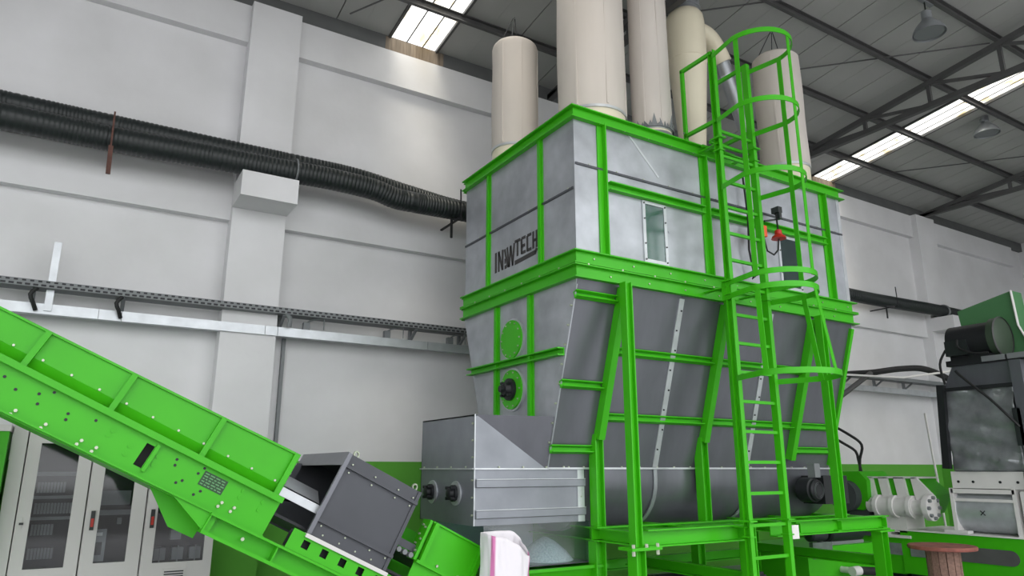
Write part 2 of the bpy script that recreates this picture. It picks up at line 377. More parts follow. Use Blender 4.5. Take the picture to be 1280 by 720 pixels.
# lettering INAWTECH on the end sheet (u runs towards -Y)
def letters():
    ol = B(); xs_ = X0-.0075
    def st(u0, z0, u1, z1, w):
        a = V((xs_, 6.74-u0, z0)); b = V((xs_, 6.74-u1, z1)); d = (b-a).normalized(); n = V((0, -d.z, d.y))*w/2
        ol.poly([a+n, b+n, b-n, a-n], (-.002, 0, 0))
    k = .042; z0, z1 = 3.757, 3.997
    st(.02, z0, .02, z1, k)                                                    # I
    st(.085, z0, .085, z1, k*.85); st(.085, z1-.01, .165, z0+.01, k*.8); st(.17, z0, .17, z1, k*.85)   # N
    st(.215, z0+.02, .255, z0+.02, k); st(.215, z1-.01, .285, z0+.01, k*.8); st(.225, z0+.12, .225, z0+.06, k*.6)   # A without its bar
    st(.27, z1, .31, z0, k*.75); st(.31, z0, .345, z1, k*.75); st(.345, z1, .385, z0, k*.75); st(.385, z0, .42, z1+.01, k*.75)   # W
    k = .034; z0, z1 = 3.84, 4.015
    st(.43, z1, .545, z1, k); st(.487, z1, .487, z0, k)                          # T
    st(.57, z0, .57, z1, k); st(.57, z1, .65, z1, k); st(.57, (z0+z1)/2, .64, (z0+z1)/2, k); st(.57, z0+.012, .65, z0+.012, k)   # E
    st(.685, z0, .685, z1, k); st(.685, z1, .765, z1, k); st(.685, z0+.012, .765, z0+.012, k)   # C
    st(.80, z0, .80, z1+.015, k); st(.865, z0, .865, z1+.015, k); st(.80, (z0+z1)/2, .865, (z0+z1)/2, k)   # H
    st(.43, 3.775, .85, 3.793, .05); st(.84, 3.79, .868, 3.83, .04)           # swoosh bar
    ol.build('lettering', 'logo_ink', silo, label='dark grey INAWTECH lettering with underline')
letters()
# hopper: vertical trapezoid ends, sloping long sides
YS0, YS1, ZS = 5.75, 6.9, 1.6
def ys(z): return lerp(YS0, YF, (z-ZS)/(ZM-ZS))
def yb_(z): return lerp(YS1, YB, (z-ZS)/(ZM-ZS))
for x in (X0, X1):
    for (fa, fb) in ((0, .35), (.35, .65), (.65, 1)):
        for za, zb in ((ZS, 2.68), (2.68, ZM)):
            pts = [(x-.006, lerp(ys(za), yb_(za), fa)+.001, za), (x-.006, lerp(ys(za), yb_(za), fb)-.001, za), (x-.006, lerp(ys(zb), yb_(zb), fb)-.001, zb), (x-.006, lerp(ys(zb), yb_(zb), fa)+.001, zb)]
            B().poly(pts, (.012, 0, 0)).build('hopper_end_panel', 'galvanised', silo)
hx = [X0, 5.27, 6.67, X1]
for xa, xb in zip(hx[:-1], hx[1:]):
    B().poly([(xa+.002, YF, ZM), (xb-.002, YF, ZM), (xb-.002, YS0, ZS), (xa+.002, YS0, ZS)], (0, .01, .003)).build('hopper_panel', 'grey_sheet', silo)  # same galvanised sheet, its shade on the slope put into a darker colour
    B().poly([(xa+.002, YB, ZM), (xb-.002, YB, ZM), (xb-.002, YS1, ZS), (xa+.002, YS1, ZS)], (0, -.01, .003)).build('hopper_panel', 'grey_sheet', silo)
N = V((0, -.953, -.303))
def onslope(x, z, off=0): return V((x, ys(z), z))+N*off
for x in (5.27, 6.67):
    B().bar(onslope(x, 3.32, .006), onslope(x, 1.62, .006), .068, .012, up=N).build('joint_strip', 'galvanised_bright', silo)
    B().bolts([onslope(x+.012*(-1)**k, 3.2-.2*k, .012) for k in range(8)], N, .009, .01).build('bolts', 'black_steel', silo, kind='stuff')
B().bar(onslope(X0+.003, 3.3, .006), onslope(X0+.003, 1.6, .006), .014, .012, up=N).build('edge_trim', 'galvanised', silo)
B().bolts([onslope(X0-.005, 3.1-.18*k, .0)+V((-.005, 0, 0)) for k in range(8)], (-1, 0, 0), .01, .02).build('bolts', 'bolt_zinc', silo, kind='stuff')
B().bar(onslope(X1-.02, 3.3, .02), onslope(X1-.02, 1.65, .02), .05, .04, up=N).build('edge_angle', G, silo)
B().box(X0, X1, YS0-.03, YS0+.01, 1.595, 1.612).build('seam_flange', 'galvanised_bright', silo)
B().bolts([(x, YS0-.015, 1.612) for x in [4.1+.24*k for k in range(17)]], (0, 0, 1), .01, .012).build('bolts', 'bolt_zinc', silo, kind='stuff')
# trough below the seam
prof = [(YS0, 1.6), (YS0, 1.5)]+[(6.325-.575*math.cos(math.radians(a)), 1.5-.52*math.sin(math.radians(a))) for a in range(10, 180, 10)]+[(YS1, 1.5), (YS1, 1.6)]
for xa, xb in zip([4.35, 5.27, 6.67], [5.27, 6.67, X1]):
    m = B()
    m.add([(x, y, z) for y, z in prof for x in (xa+.002, xb-.002)], [(2*i, 2*i+1, 2*i+3, 2*i+2) for i in range(len(prof)-1)])
    m.build('trough', 'grey_sheet', silo)
    if xa > 5:
        q = B(); q.ribbon([(xa, y-.012 if y < 6.3 else y+.012, z-.01) for y, z in prof[:12]], .045, .012, up=(1, 0, 0)); q.build('joint_strip', 'galvanised', silo)
B().poly([(X1, y, z) for y, z in prof], (.012, 0, 0)).build('trough_end', 'grey_sheet', silo)
B().poly([(4.35, y, z) for y, z in prof], (.012, 0, 0)).build('trough_end', 'grey_sheet', silo)
# lower posts and cross rail on the end face
for y in (5.99, 6.67):
    B().bar((X0-.014, y, 2.09), (X0-.014, y, 3.34), .1, .016, up=(-1, 0, 0)).bar((X0-.034, y-.0, 2.09), (X0-.034, y-.0, 3.34), .045, .024, up=(-1, 0, 0)).build('frame_post', G, silo)
B().channel((X0-.045, 7.26, 2.68), (X0-.045, 5.42, 2.68), .08, .075, .012).build('frame_rail', G, silo)
# round covers
c1 = B().cyl((X0, 6.33, 2.93), (X0-.05, 6.33, 2.93), .205, n=36).build('inspection_cover', G, silo, label='round green bolted blank cover')
B().bolts([(X0-.05, 6.33+.18*math.cos(a*math.pi/6), 2.93+.18*math.sin(a*math.pi/6)) for a in range(12)], (-1, 0, 0), .009, .01).build('bolts', 'bolt_zinc', c1, kind='stuff')
B().cyl((X0, 6.33, 2.93), (X0-.03, 6.33, 2.93), .225, n=36).build('cover_ring', 'galvanised_bright', c1)
c2 = B().cyl((X0, 6.33, 2.40), (X0-.05, 6.33, 2.40), .205, n=36).build('bearing_flange', G, silo, label='round green flange with black bearing')
B().cyl((X0, 6.33, 2.40), (X0-.03, 6.33, 2.40), .225, n=36).build('flange_ring', 'galvanised_bright', c2)
B().bolts([(X0-.05, 6.33+.18*math.cos(a*math.pi/5), 2.40+.18*math.sin(a*math.pi/5)) for a in range(10)], (-1, 0, 0), .009, .01).build('bolts', 'bolt_zinc', c2, kind='stuff')
hb = B().lathe([(.115, 0), (.115, .03), (.075, .04), (.06, .09), (.035, .095), (.035, .13)], (X0-.05, 6.33, 2.40), (X0-.2, 6.33, 2.40), 20)
for a in (45, 135, 225, 315): hb.cyl((X0-.06, 6.33+.09*math.cos(math.radians(a)), 2.40+.09*math.sin(math.radians(a))), (X0-.13, 6.33+.09*math.cos(math.radians(a)), 2.40+.09*math.sin(math.radians(a))), .016, n=8)
hb.build('bearing_housing', 'black_steel', c2)
# ribs running down the slope and the stiffeners between them
for x, ze in ((4.44, 1.9), (5.88, 1.9), (7.36, 1.72)):
    B().channel(onslope(x, 3.33, .05), onslope(x, ze, .05), .075, .09, .012, up=N, flip=-1).build('slope_rib', G, silo)
for xa, xb, z in ((3.9, 4.39, 3.21), (3.9, 4.39, 2.39), (3.9, 4.39, 1.79), (4.49, 5.83, 2.73), (4.49, 5.83, 2.1), (5.93, 7.31, 2.73), (5.93, 7.31, 2.1), (7.41, 8.1, 2.1), (7.41, 8.1, 1.82)):
    B().channel(onslope(xa, z, .03), onslope(xb, z, .03), .06, .07, .01, up=V((0, .303, .953)), flip=1).build('stiffener', G, silo)
# drive motor at the trough end
dm = B().lathe([(.1, 0), (.12, .02), (.12, .05), (.14, .06), (.14, .22), (.1, .25)], (7.5, 5.42, 1.36), (7.5, 5.9, 1.36), 24).build('drive_motor', 'black_steel', silo, label='dark geared drive motor at trough end')
B().lathe([(.085, 0), (.085, .012), (.07, .012), (.07, 0)], (7.5, 5.41, 1.36), (7.5, 5.9, 1.36), 24, False).build('motor_ring', 'component_grey', dm)
B().box(7.6, 8.05, 5.42, 5.72, 1.2, 1.52).build('gear_case', 'black_steel', dm)
B().box(7.5, 7.6, 5.45, 5.55, 1.5, 1.66).build('junction_box', 'component_grey', dm)

# ================================================================== SUPPORT FRAME
fr = thing('support_frame', 'green steel support frame of H-beam legs and platform beams under silo', 'frame', (6.2, 5.6, 0))
ZP = 1.075
for x in (4.4, 5.84, 7.36):
    B().ibeam((x, 5.075, ZP if x > 4.5 else .93), (x, 5.075, 3.345), .09, .085, .012, up=(1, 0, 0)).build('leg', G, fr)
B().ibeam((4.4, 5.075, 0), (4.4, 5.075, .905), .12, .11, .012, up=(1, 0, 0)).build('leg', G, fr)
B().box(4.27, 4.62, 4.98, 5.17, .905, .93).build('splice_plate', G, fr)
B().bolts([(x, 5.0, .93) for x in (4.3, 4.45, 4.58)], (0, 0, 1), .016, .03).bolts([(x, 5.0, .905) for x in (4.3, 4.58)], (0, 0, -1), .016, .04).build('bolts', 'bolt_zinc', fr, kind='stuff')
B().ibeam((5.84, 5.075, 0), (5.84, 5.075, ZP-.001), .12, .11, .012, up=(1, 0, 0)).build('leg', G, fr)
B().ibeam((8.1, 5.12, 0), (8.1, 5.12, .92), .13, .12, .012, up=(1, 0, 0)).build('leg', G, fr)
B().box(7.98, 8.26, 5.03, 5.22, .9, .92).build('splice_plate', G, fr)
B().channel((4.48, 5.05, 1.0), (5.72, 5.05, 1.0), .1, .15, .012, flip=1).build('platform_beam', G, fr)
B().box(5.72, 5.735, 4.98, 5.14, .92, 1.09).build('end_plate', G, fr)
B().channel((6.28, 5.12, 1.0), (8.25, 5.12, 1.0), .1, .15, .012, flip=1).build('platform_beam', G, fr)
B().channel((4.36, 5.62, 1.0), (8.25, 5.62, 1.0), .1, .13, .012, flip=1).build('platform_beam', G, fr)
B().channel((4.36, 7.0, 1.0), (8.25, 7.0, 1.0), .1, .13, .012, flip=-1).build('platform_beam', G, fr)
for x in (4.42, 5.3, 6.66, 7.36, 8.2):
    B().channel((x, 7.0, .995), (x, 5.1, .995), .08, .12, .012).build('cross_beam', G, fr)
for x in (4.44, 5.88):
    B().ibeam((x, 5.66, 1.065), (x, 5.66, 1.93), .11, .1, .012, up=(1, 0, 0)).build('hopper_post', G, fr)
for x, y in ((4.42, 5.66), (4.42, 7.0), (5.4, 7.0), (6.7, 6.6), (8.15, 7.0), (6.2, 5.4)):
    B().ibeam((x, y, 0), (x, y, .93), .12, .12, .012, up=(1, 0, 0)).build('leg', G, fr)
for x, z in ((5.84, .56), (8.1, .58)):
    B().channel((x, 6.9, z), (x, 5.15, z), .08, .12, .012).build('lower_rail', G, fr)
B().channel((4.42, 7.0, .5), (8.15, 7.0, .5), .08, .12, .012).build('lower_rail', G, fr)
for x, y in ((4.4, 5.075), (5.84, 5.075), (8.1, 5.12)): B().box(x-.14, x+.14, y-.14, y+.14, .0, .02).build('base_plate', G, fr)

# ================================================================== CAGED LADDER
ld = thing('caged_ladder', 'tall green access ladder with safety cage on the silo front', 'ladder', (5.875, 4.85, 0))
XL, XR, YL = 5.6, 6.15, 4.85
for x in (XL, XR):
    B().channel((x, YL, .02), (x, YL, 6.15), .05, .075, .008, up=(0, 1, 0), flip=1 if x == XL else -1).build('rail', G, ld)
z = .49
while z < 5.3:
    B().bar((XL+.02, YL, z), (XR-.02, YL, z), .03, .03).build('rung', G, ld); z += .293
def hoop(z, yf, r):
    cx, cy = (XL+XR)/2, yf+r; path = [(XL-.03, YL-.03, z)]
    path += [(cx-r*math.cos(math.radians(a)), cy-r*math.sin(math.radians(a)), z) for a in range(0, 181, 10)]+[(XR+.03, YL-.03, z)]
    B().ribbon(path, .055, .008).build('hoop', G, ld)
for z, yf, r in ((6.06, 4.1, .375), (5.27, 4.1, .375), (4.5, 4.1, .375), (3.45, 4.1, .375), (3.31, 4.1, .375), (2.47, 3.97, .44)): hoop(z, yf, r)
def strap(a, za, zb, spread=False):
    r = .368; cx, cy = 5.875, 4.475; q = math.radians(a); n = V((math.cos(q), -math.sin(q), 0))*-1
    d = V((-math.cos(q), -math.sin(q), 0)); p = V((cx, cy, 0))+d*r
    p2 = (V((cx, 4.41, 0))+d*.43) if spread else p
    B().bar(V((p2.x, p2.y, za)), V((p.x, p.y, zb)), .055, .008, up=d).build('strap', G, ld)
for a in (6, 100, 178):
    strap(a, 3.42, 6.08); strap(a, 2.45, 3.33, True)
for x in (XL, XR):   # walk-through handrails at the top
    B().bar((x, YL, 6.13), (x, 5.33, 6.13), .035, .04).build('handrail', G, ld)
    B().bar((x, 5.31, 5.13), (x, 5.31, 6.13), .035, .04, up=(0, 1, 0)).build('handrail_post', G, ld)
    B().bar((x, YL, 5.3), (x, 5.31, 5.3), .035, .04).build('handrail', G, ld)
    for z in (5.02, 3.42, 1.06):
        B().bar((x, YL, z), (x, YF-.02 if z > 2 else 5.05, z), .05, .012).build('wall_bracket', G, ld)
        B().box(x-.05, x+.05, YL-.07, YL+.07, z+.05, z+.065).build('clamp_plate', G, ld); B().box(x-.04, x+.04, YL-.05, YL+.05, z-.09, z-.078).build('clamp_plate', G, ld)
for y in (4.98, 5.1): B().bar((XL+.02, y, 5.1), (XR-.02, y, 5.1), .03, .03).build('rung', G, ld)
B().box(XL-.02, XL+.08, YL-.02, YL+.09, 3.28, 3.47).build('joint_box', G, ld)
B().box(6.19, 6.29, YL-.03, YL-.015, .93, 1.06).build('tag_plate', 'white_paint', ld, label='small white tag plate on ladder rail')

# ================================================================== FILTER BAGS, CYCLONE, DUCT ON THE SILO ROOF
def bag(x, y, r, zt, label, ring=5.42, dome=True):
    t = thing('filter_bag', label, 'filter bag', (x, y, ZT), 'cream filter bags on the silo roof')
    n = 40; vs = []; fs = []; prof = []
    zb = ring; L = 26
    for i in range(L+1):
        f = i/L; z = lerp(zb, zt, f); rr = r*(1+.012*math.sin(f*9+x))
        prof.append((rr, z))
    if dome: prof += [(r*.985, zt+.03), (r*.9, zt+.06), (r*.5, zt+.08), (.02, zt+.085)]
    m = B()
    for rr, z in prof:
        for k in range(n):
            q = 2*math.pi*k/n; e = rr*(1+.006*math.sin(3*q+z*2.3)+.005*math.sin(7*q+1.3*z)); m.v.append((x+e*math.cos(q), y+e*math.sin(q), z))
    for i in range(len(prof)-1):
        for k in range(n): m.f.append((i*n+k, i*n+(k+1) % n, (i+1)*n+(k+1) % n, (i+1)*n+k))
    m.f.append(tuple(range((len(prof)-1)*n, len(prof)*n)))
    m.build('bag', 'cream_cloth', t)
    # sewn seams
    for q in (3.6, 4.5, 5.6):
        B().bar((x+r*1.0*math.cos(q), y+r*1.0*math.sin(q), zb+.02), (x+r*1.0*math.cos(q), y+r*1.0*math.sin(q), zt), .02, .014, up=(math.cos(q), math.sin(q), 0)).build('seam', 'cream_cloth', t)
    B().lathe([(r*.97, 0), (r*.97, zb-ZT+.03)], (x, y, ZT-.035), (x, y, zb+.1), 36).build('collar', 'cream_paint', t)
    B().lathe([(r*1.012, 0), (r*1.012, .03), (r*.97, .03), (r*.97, 0), (r*1.012, 0)], (x, y, zb-.03), (x, y, zb+1), 36, False).build('clamp_band', 'galvanised_bright', t)
    if dome:
        for q in (.8, 2.4, 4.0):
            B().tube([(x+r*.8*math.cos(q), y+r*.8*math.sin(q), zt+.06), (x+.02*math.cos(q), y+.02*math.sin(q), min(zt+.5, rz(y)-.15))], .006, 5).build('hanger_wire', 'black_steel', t)
    return t
bag(4.27, 6.9, .29, 6.82, 'short cream filter bag at the rear left corner of the silo')
bag(4.6, 5.76, .385, 7.95, 'widest cream filter bag at the front corner of the silo', 5.43, False)
bag(7.69, 5.56, .31, 7.05, 'cream filter bag standing behind the ladder cage', 5.45)
t = bag(5.31, 5.55, .225, 8.0, 'slim cream filter bag with ragged grey cloth at its foot', 5.36, False)
m = B()
for k in range(34):
    q = 2*math.pi*k/34; r = .235; p = V((5.31+r*math.cos(q), 5.55+r*math.sin(q), 5.34)); d = V((math.cos(q), math.sin(q), 0))
    h = .04+.11*random.random(); tip = p+d*(.01+.05*random.random())+V((random.uniform(-.05, .05), random.uniform(-.03, .03), h)); s_ = V((-math.sin(q), math.cos(q), 0))*random.uniform(.02, .045)
    m.poly([p-s_, p+s_, tip], d*.006)
m.lathe([(.25, 0), (.24, .06), (.228, .1)], (5.31, 5.55, 5.2), (5.31, 5.55, 5.6), 24, False)
m.build('ragged_cloth', 'component_grey', t, label='frayed grey cloth tied round the foot')
CX, CYY = 6.5, 6.05
cy = thing('cyclone', 'cream painted cyclone separator with tapered cone between filter bags', 'cyclone', (CX, CYY, ZT))
B().lathe([(.13, 0), (.15, .3), (.255, 1.8), (.262, 1.82), (.262, 2.42), (.25, 2.52), (.21, 2.58)], (CX, CYY, ZT-.03), (CX, CYY, 9), 36).build('body', 'cream_paint', cy)
B().lathe([(.21, 0), (.21, .07), (.225, .07), (.225, .1), (.21, .1), (.21, .4)], (CX, CYY, 7.66), (CX, CYY, 9), 30).build('outlet_collar', 'grey_duct', cy)
B().lathe([(.266, 0), (.266, .02)], (CX, CYY, 6.93), (CX, CYY, 9), 36).build('weld_band', 'cream_paint', cy)
B().tube(pipe_path([(CX+.05, CYY, 7.5), (6.86, CYY, 7.5), (7.02, CYY, 7.42), (7.14, CYY, 7.26), (7.2, CYY, 7.16)], .03), .13, 20).build('inlet_elbow', 'cream_paint', cy)
du = thing('inclined_duct', 'grey inclined metal duct dropping from the cyclone inlet', 'duct', (8.0, CYY, ZT))
B().cyl((7.19, CYY, 7.18), (8.03, CYY, 5.1), .105, n=24).build('pipe', 'grey_duct', du)
B().cyl((7.27, CYY, 6.98), (7.286, CYY, 6.94), .122, n=24).build('flange', 'galvanised_bright', du); B().cyl((8.01, CYY, 5.15), (8.03, CYY, 5.1), .14, n=24).build('flange', 'galvanised_bright', du)
tag(B().lathe([(.1, 0), (.1, .62), (.09, .66), (.06, .69)], (7.35, 6.7, ZT-.035), (7.35, 6.7, 8), 24).build('vent_stub', 'cream_paint'), 'small round-topped cream vent behind the cyclone on silo roof', 'vent')
tag(B().tube([(5.62, 5.3, 5.14), (5.62, 5.32, 5.5), (5.6, 5.33, 5.53)], .012, 6).box(5.58, 5.68, 5.31, 5.33, 5.33, 5.35).build('gauge_rod', 'component_grey'), 'thin grey rod standing on the silo rim beside ladder handrail', 'rod')

# work lamp with orange plug hanging on the silo front
wl = thing('work_lamp', 'red work lamp with orange plug hanging behind the ladder', 'lamp', (6.62, 5.08, 4.15))
B().lathe([(.085, 0), (.075, .025), (.042, .05), (.038, .1), (.02, .11)], (6.66, 5.0, 4.16), (6.66, 5.0, 5), 20).build('shade', 'red_plastic', wl)
B().box(6.36, 6.44, 4.98, 5.05, 4.14, 4.27).build('plug', 'orange_plastic', wl)
B().tube([(6.40, 5.0, 4.14), (6.44, 5.0, 3.98), (6.55, 5.0, 3.95), (6.63, 5.0, 4.02), (6.66, 5.0, 4.16)], .01, 6).tube([(6.66, 5.0, 4.27), (6.72, 5.05, 4.5), (6.74, 5.12, 4.55)], .01, 6).build('cable', 'black_rubber', wl)
B().bar((6.5, 5.05, 4.36), (6.78, 5.05, 4.44), .02, .02).box(6.70, 6.77, 5.0, 5.1, 4.5, 4.57).box(6.715, 6.755, 5.0, 5.05, 4.42, 4.5).build('clip', 'black_plastic', wl)
tag(B().tube([(6.3, 5.14, 4.95), (6.31, 5.12, 4.4), (6.28, 5.12, 4.0), (6.33, 5.12, 3.72), (6.3, 5.12, 3.66), (6.35, 5.12, 3.7)], .012, 6).build('hanging_cable', 'black_rubber'), 'black cable hanging down the silo front behind ladder rail', 'cable')

# ================================================================== DISCHARGE HOUSING
dh = thing('discharge_housing', 'galvanised discharge housing with ribbed front at the silo end', 'housing', (3.72, 6.32, .75))
DX0, DX1, DY0, DY1 = 3.13, 4.345, 5.75, 6.89
B().box(DX0, DX0+.012, DY0, DY1, 1.6, 2.08).build('end_sheet', 'housing_zinc', dh)
B().box(DX0, DX0+.012, DY0, DY1, 1.11, 1.598).build('end_sheet', 'housing_zinc', dh)
B().poly([(DX0+.012, DY0, 1.6), (3.9, DY0, 1.6), (DX0+.012, DY0, 2.08)], (0, .01, 0)).build('front_sheet', 'housing_zinc', dh)
B().poly([(DX0+.012, DY0, 2.08), (3.9, DY0, 1.6), (3.9, 5.6, 2.08)], (0, .01, 0)).build('overhang_sheet', 'grey_sheet', dh, label='darker folded triangular sheet')  # shade under the overhang is put into the darker sheet colour
B().box(DX0+.012, DX1, DY0, DY0+.01, 1.11, 1.595).build('front_sheet', 'housing_zinc', dh)
B().box(DX0, 3.9, DY0, DY1, 2.068, 2.08).build('top_sheet', 'housing_zinc', dh)
B().box(DX0, DX1, DY1-.01, DY1, 1.11, 2.0).build('back_sheet', 'housing_zinc', dh)
B().box(DX0-.006, DX0+.004, DY0-.006, DY0+.004, 1.11, 2.085).build('corner_trim', 'galvanised_bright', dh)
B().box(DX0-.012, 3.92, DY0-.02, DY0, 1.592, 1.606).box(DX0-.02, DX0, DY0, DY1, 1.592, 1.606).build('seam_flange', 'galvanised_bright', dh)
for z in (1.47, 1.205):
    B().prof((DX0+.01, DY0, z), (DX1, DY0, z), [(0, -.0375), (.03, -.03), (.03, .03), (0, .0375)]).build('stiffener', 'housing_zinc', dh); B().box(DX0+.01, DX1, DY0-.034, DY0, z+.034, z+.04).build('stiffener_lip', 'galvanised_bright', dh)
B().box(4.265, DX1, DY0-.008, DY0, 1.11, 1.59).build('flange_strip', 'galvanised_bright', dh)
B().bolts([(DX0+.25+.26*k, DY0-.01, 1.61) for k in range(4)], (0, 0, 1), .01, .012).bolts([(DX0-.01, y, 1.61) for y in (5.9, 6.2, 6.5, 6.8)], (0, 0, 1), .01, .012).bolts([(DX0-.006, DY0+.02, z) for z in (1.2, 1.35, 1.5, 1.7, 1.85, 2.0)], (-1, 0, 0), .01, .014).bolts([(4.305, DY0-.008, z) for z in (1.2, 1.34, 1.5)], (0, -1, 0), .007, .008).build('bolts', 'bolt_zinc', dh, kind='stuff')
for y in (6.1, 6.6):
    b_ = B().lathe([(.11, 0), (.11, .015)], (DX0, y, 1.38), (DX0-1, y, 1.38), 24).build('shaft_bearing', 'galvanised_bright', dh, label='black shaft bearing with four bolts')
    q = B().lathe([(.075, .02), (.075, .045), (.05, .05), (.045, .085), (.03, .09)], (DX0, y, 1.38), (DX0-1, y, 1.38), 20)
    for a in (45, 135, 225, 315):
        c, s_ = math.cos(math.radians(a))*.066, math.sin(math.radians(a))*.066
        q.cyl((DX0-.02, y+c, 1.38+s_), (DX0-.085, y+c, 1.38+s_), .015, n=8)
    q.build('bearing_body', 'black_steel', b_)
ch = B()
ch.box(3.25, 4.43, 5.79, 5.794, .74, 1.11).box(4.43, 4.434, 5.79, 6.8, .74, 1.11).box(3.25, 3.254, 5.79, 6.8, .74, 1.11).build('clear_chute', 'clear_sheet', dh, label='bluish translucent chute sheet below the housing')
B().box(3.25, 4.43, 6.8, 6.81, .74, 1.11).build('chute_back', 'housing_zinc', dh)
m = B(); n = 12
m.lathe([(.28, 0), (.2, .09), (.1, .17), (.02, .21)], (4.13, 6.12, .74), (4.13, 6.12, 2), 20).build('flake_heap', 'flakes', dh, label='heap of pale plastic flakes seen through chute', kind='stuff')
B().box(3.25, 4.43, 5.79, 6.8, .73, .74).build('chute_floor', 'grey_sheet', dh)

# ================================================================== BELT CONVEYOR
CA = math.radians(-26.478); CO = V((-.46, 0, 2.325)); CD = V((math.cos(CA), 0, math.sin(CA))); CN = V((-math.sin(CA), 0, math.cos(CA)))
def cv(s, t, y): return CO+CD*s+CN*t+V((0, y, 0))
def cbox(m, s0, s1, t0, t1, y0, y1, t0b=None, t1b=None):
    t0b = t0 if t0b is None else t0b; t1b = t1 if t1b is None else t1b
    p = [cv(s0, t0, y0), cv(s1, t0b, y0), cv(s1, t1b, y0), cv(s0, t1, y0)]
    return m.poly(p, (0, y1-y0, 0))
CY0, CY1 = 5.75, 6.89
cvr = thing('belt_conveyor', 'long inclined green belt conveyor crossing the lower left', 'conveyor', tuple(cv(0, -1.5, 6.3)))
SA, SB = -2.4, 2.14
def ttop(s): return .272+.033*s
m = B()
for s0, s1, t0, t1 in ((SA, 1.085, -.29, 0), (1.145, SB, -.29, 0), (1.085, 1.145, -.07, 0), (1.085, 1.145, -.29, -.235)): cbox(m, s0, s1, t0, t1, CY0, CY0+.01)
m.build('side_plate', G, cvr)
cbox(B(), 1.06, 1.17, -.25, -.05, CY0+.12, CY0+.13).build('slot_backing', 'black_rubber', cvr)  # dark plate added where the slot shows only its unlit inside
cbox(B(), 1.15, 1.175, -.25, -.05, CY0-.03, CY0).build('slot_lip', G, cvr)
cbox(B(), SA, SB, -.29, 0, CY1-.01, CY1).build('side_plate', G, cvr)
cbox(B(), SA, 2.09, .085, ttop(SA), CY0+.02, CY0+.028, .085, ttop(2.09)).build('skirt', G, cvr)
cbox(B(), SA, 2.09, .0, ttop(SA), CY1-.03, CY1-.02, .0, ttop(2.09)).build('skirt', G, cvr)
B().poly([cv(SA, .088, CY0+.016), cv(SA, .0, CY0+.06), cv(2.09, .0, CY0+.06), cv(2.09, .088, CY0+.016)], (0, .008, 0)).build('skirt_strip', G, cvr)
cbox(B(), SA, 2.11, -.018, .004, CY0-.05, CY0+.01).build('mid_flange', G, cvr)
cbox(B(), SA, 2.14, -.03, .014, CY0-.056, CY0-.048).build('flange_lip', G, cvr)
cbox(B(), SA, SB, -.3, -.285, CY0-.045, CY0+.06).build('bottom_flange', G, cvr)
cbox(B(), SA, SB, -.3, -.285, CY1-.06, CY1+.045).build('bottom_flange', G, cvr)
cbox(B(), SA, SB, -.31, -.3, CY0+.05, CY1-.05).build('bottom_pan', G, cvr)
cbox(B(), SA, 2.1, ttop(SA)-.004, ttop(SA)+.012, CY0-.0, CY0+.03, ttop(2.1)-.004, ttop(2.1)+.012).build('skirt_edge', G, cvr)
for s in (-1.7, -1.1, -.48, .145, .757, 1.45, 2.07):
    cbox(B(), s-.02, s+.02, .005, ttop(s), CY0-.025, CY0+.02).build('skirt_rib', G, cvr)
m = B()
for s in [-1.98+.2*k for k in range(21)]: m.bolts([cv(s, .1, CY0+.02)], (0, -1, 0), .009, .012)
for s, t in ((.28, -.255), (.478, -.25), (.72, -.243), (.824, -.243), (1.754, -.205), (1.852, -.2)): m.bolts([cv(s, t, CY0), cv(s-.012, t-.034, CY0)], (0, -1, 0), .012, .02)
m.build('bolts', 'bolt_zinc', cvr, kind='stuff')
m = B()
for s, t in ((.1, -.1), (.2, -.14), (.33, -.1), (.36, -.16), (.55, -.13), (.56, -.17), (.72, -.09), (1.32, -.08), (1.33, -.12), (1.52, -.05), (1.5, -.1), (1.4, -.22), (1.43, -.19), (1.55, -.24), (1.58, -.2), (.4, -.05)): m.bolts([cv(s, t, CY0)], (0, -1, 0), .011, .004)
m.build('bolt_holes', 'black_steel', cvr, kind='stuff')
m = B()
for s, t in ((.85, -.1), (.84, -.14), (1.0, -.14), (1.0, -.2), (1.85, -.07), (1.85, -.12), (2.02, -.08), (2.02, -.14), (1.2, -.12), (1.2, -.18)): m.bolts([cv(s, t, CY0)], (0, -1, 0), .016, .008)
m.build('rivets', G, cvr, kind='stuff')
pl = cbox(B(), 1.535, 1.72, -.165, -.06, CY0-.004, CY0).build('data_plate', 'plate_green', cvr, label='dark green data plate with pale lines of print')
m = B()
for i in range(5):
    t = -.075-.019*i; s = 1.545
    while s < 1.7:
        w_ = random.uniform(.012, .035); cbox(m, s, min(s+w_, 1.712), t-.004, t+.004, CY0-.0055, CY0-.004); s += w_+.01
m.build('plate_print', 'print_pale', pl)
cbox(B(), SA, 2.3, .04, .055, CY0+.05, CY1-.05).build('belt', 'black_rubber', cvr)
cbox(B(), 2.06, 2.1, .0, .34, CY0+.0, CY0+.12).build('end_flange', G, cvr)
B().bolts([cv(2.1, t, CY0+.06) for t in (.04, .12, .2, .28)], CD, .010, .016).build('bolts', 'bolt_zinc', cvr, kind='stuff')
# bracket down to the sub-frame
B().poly([cv(1.42, -.3, CY0-.02), cv(1.78, -.3, CY0-.02), cv(1.78, -.445, CY0-.02)], (0, .012, 0)).build('gusset', G, cvr)
B().poly([cv(1.27, -.3, CY0+.25), cv(1.75, -.3, CY0+.25), cv(1.75, -.5, CY0+.25), cv(1.55, -.5, CY0+.25)], (0, .012, 0)).build('gusset', G, cvr)
# supporting stand (out of the picture, below the frame)
for y in (CY0+.1, CY1-.1):
    p = cv(-1.2, -.3, y); B().bar((p.x, y, 0), (p.x, y, p.z), .1, .1, up=(0, 1, 0)).build('stand_leg', G, cvr)
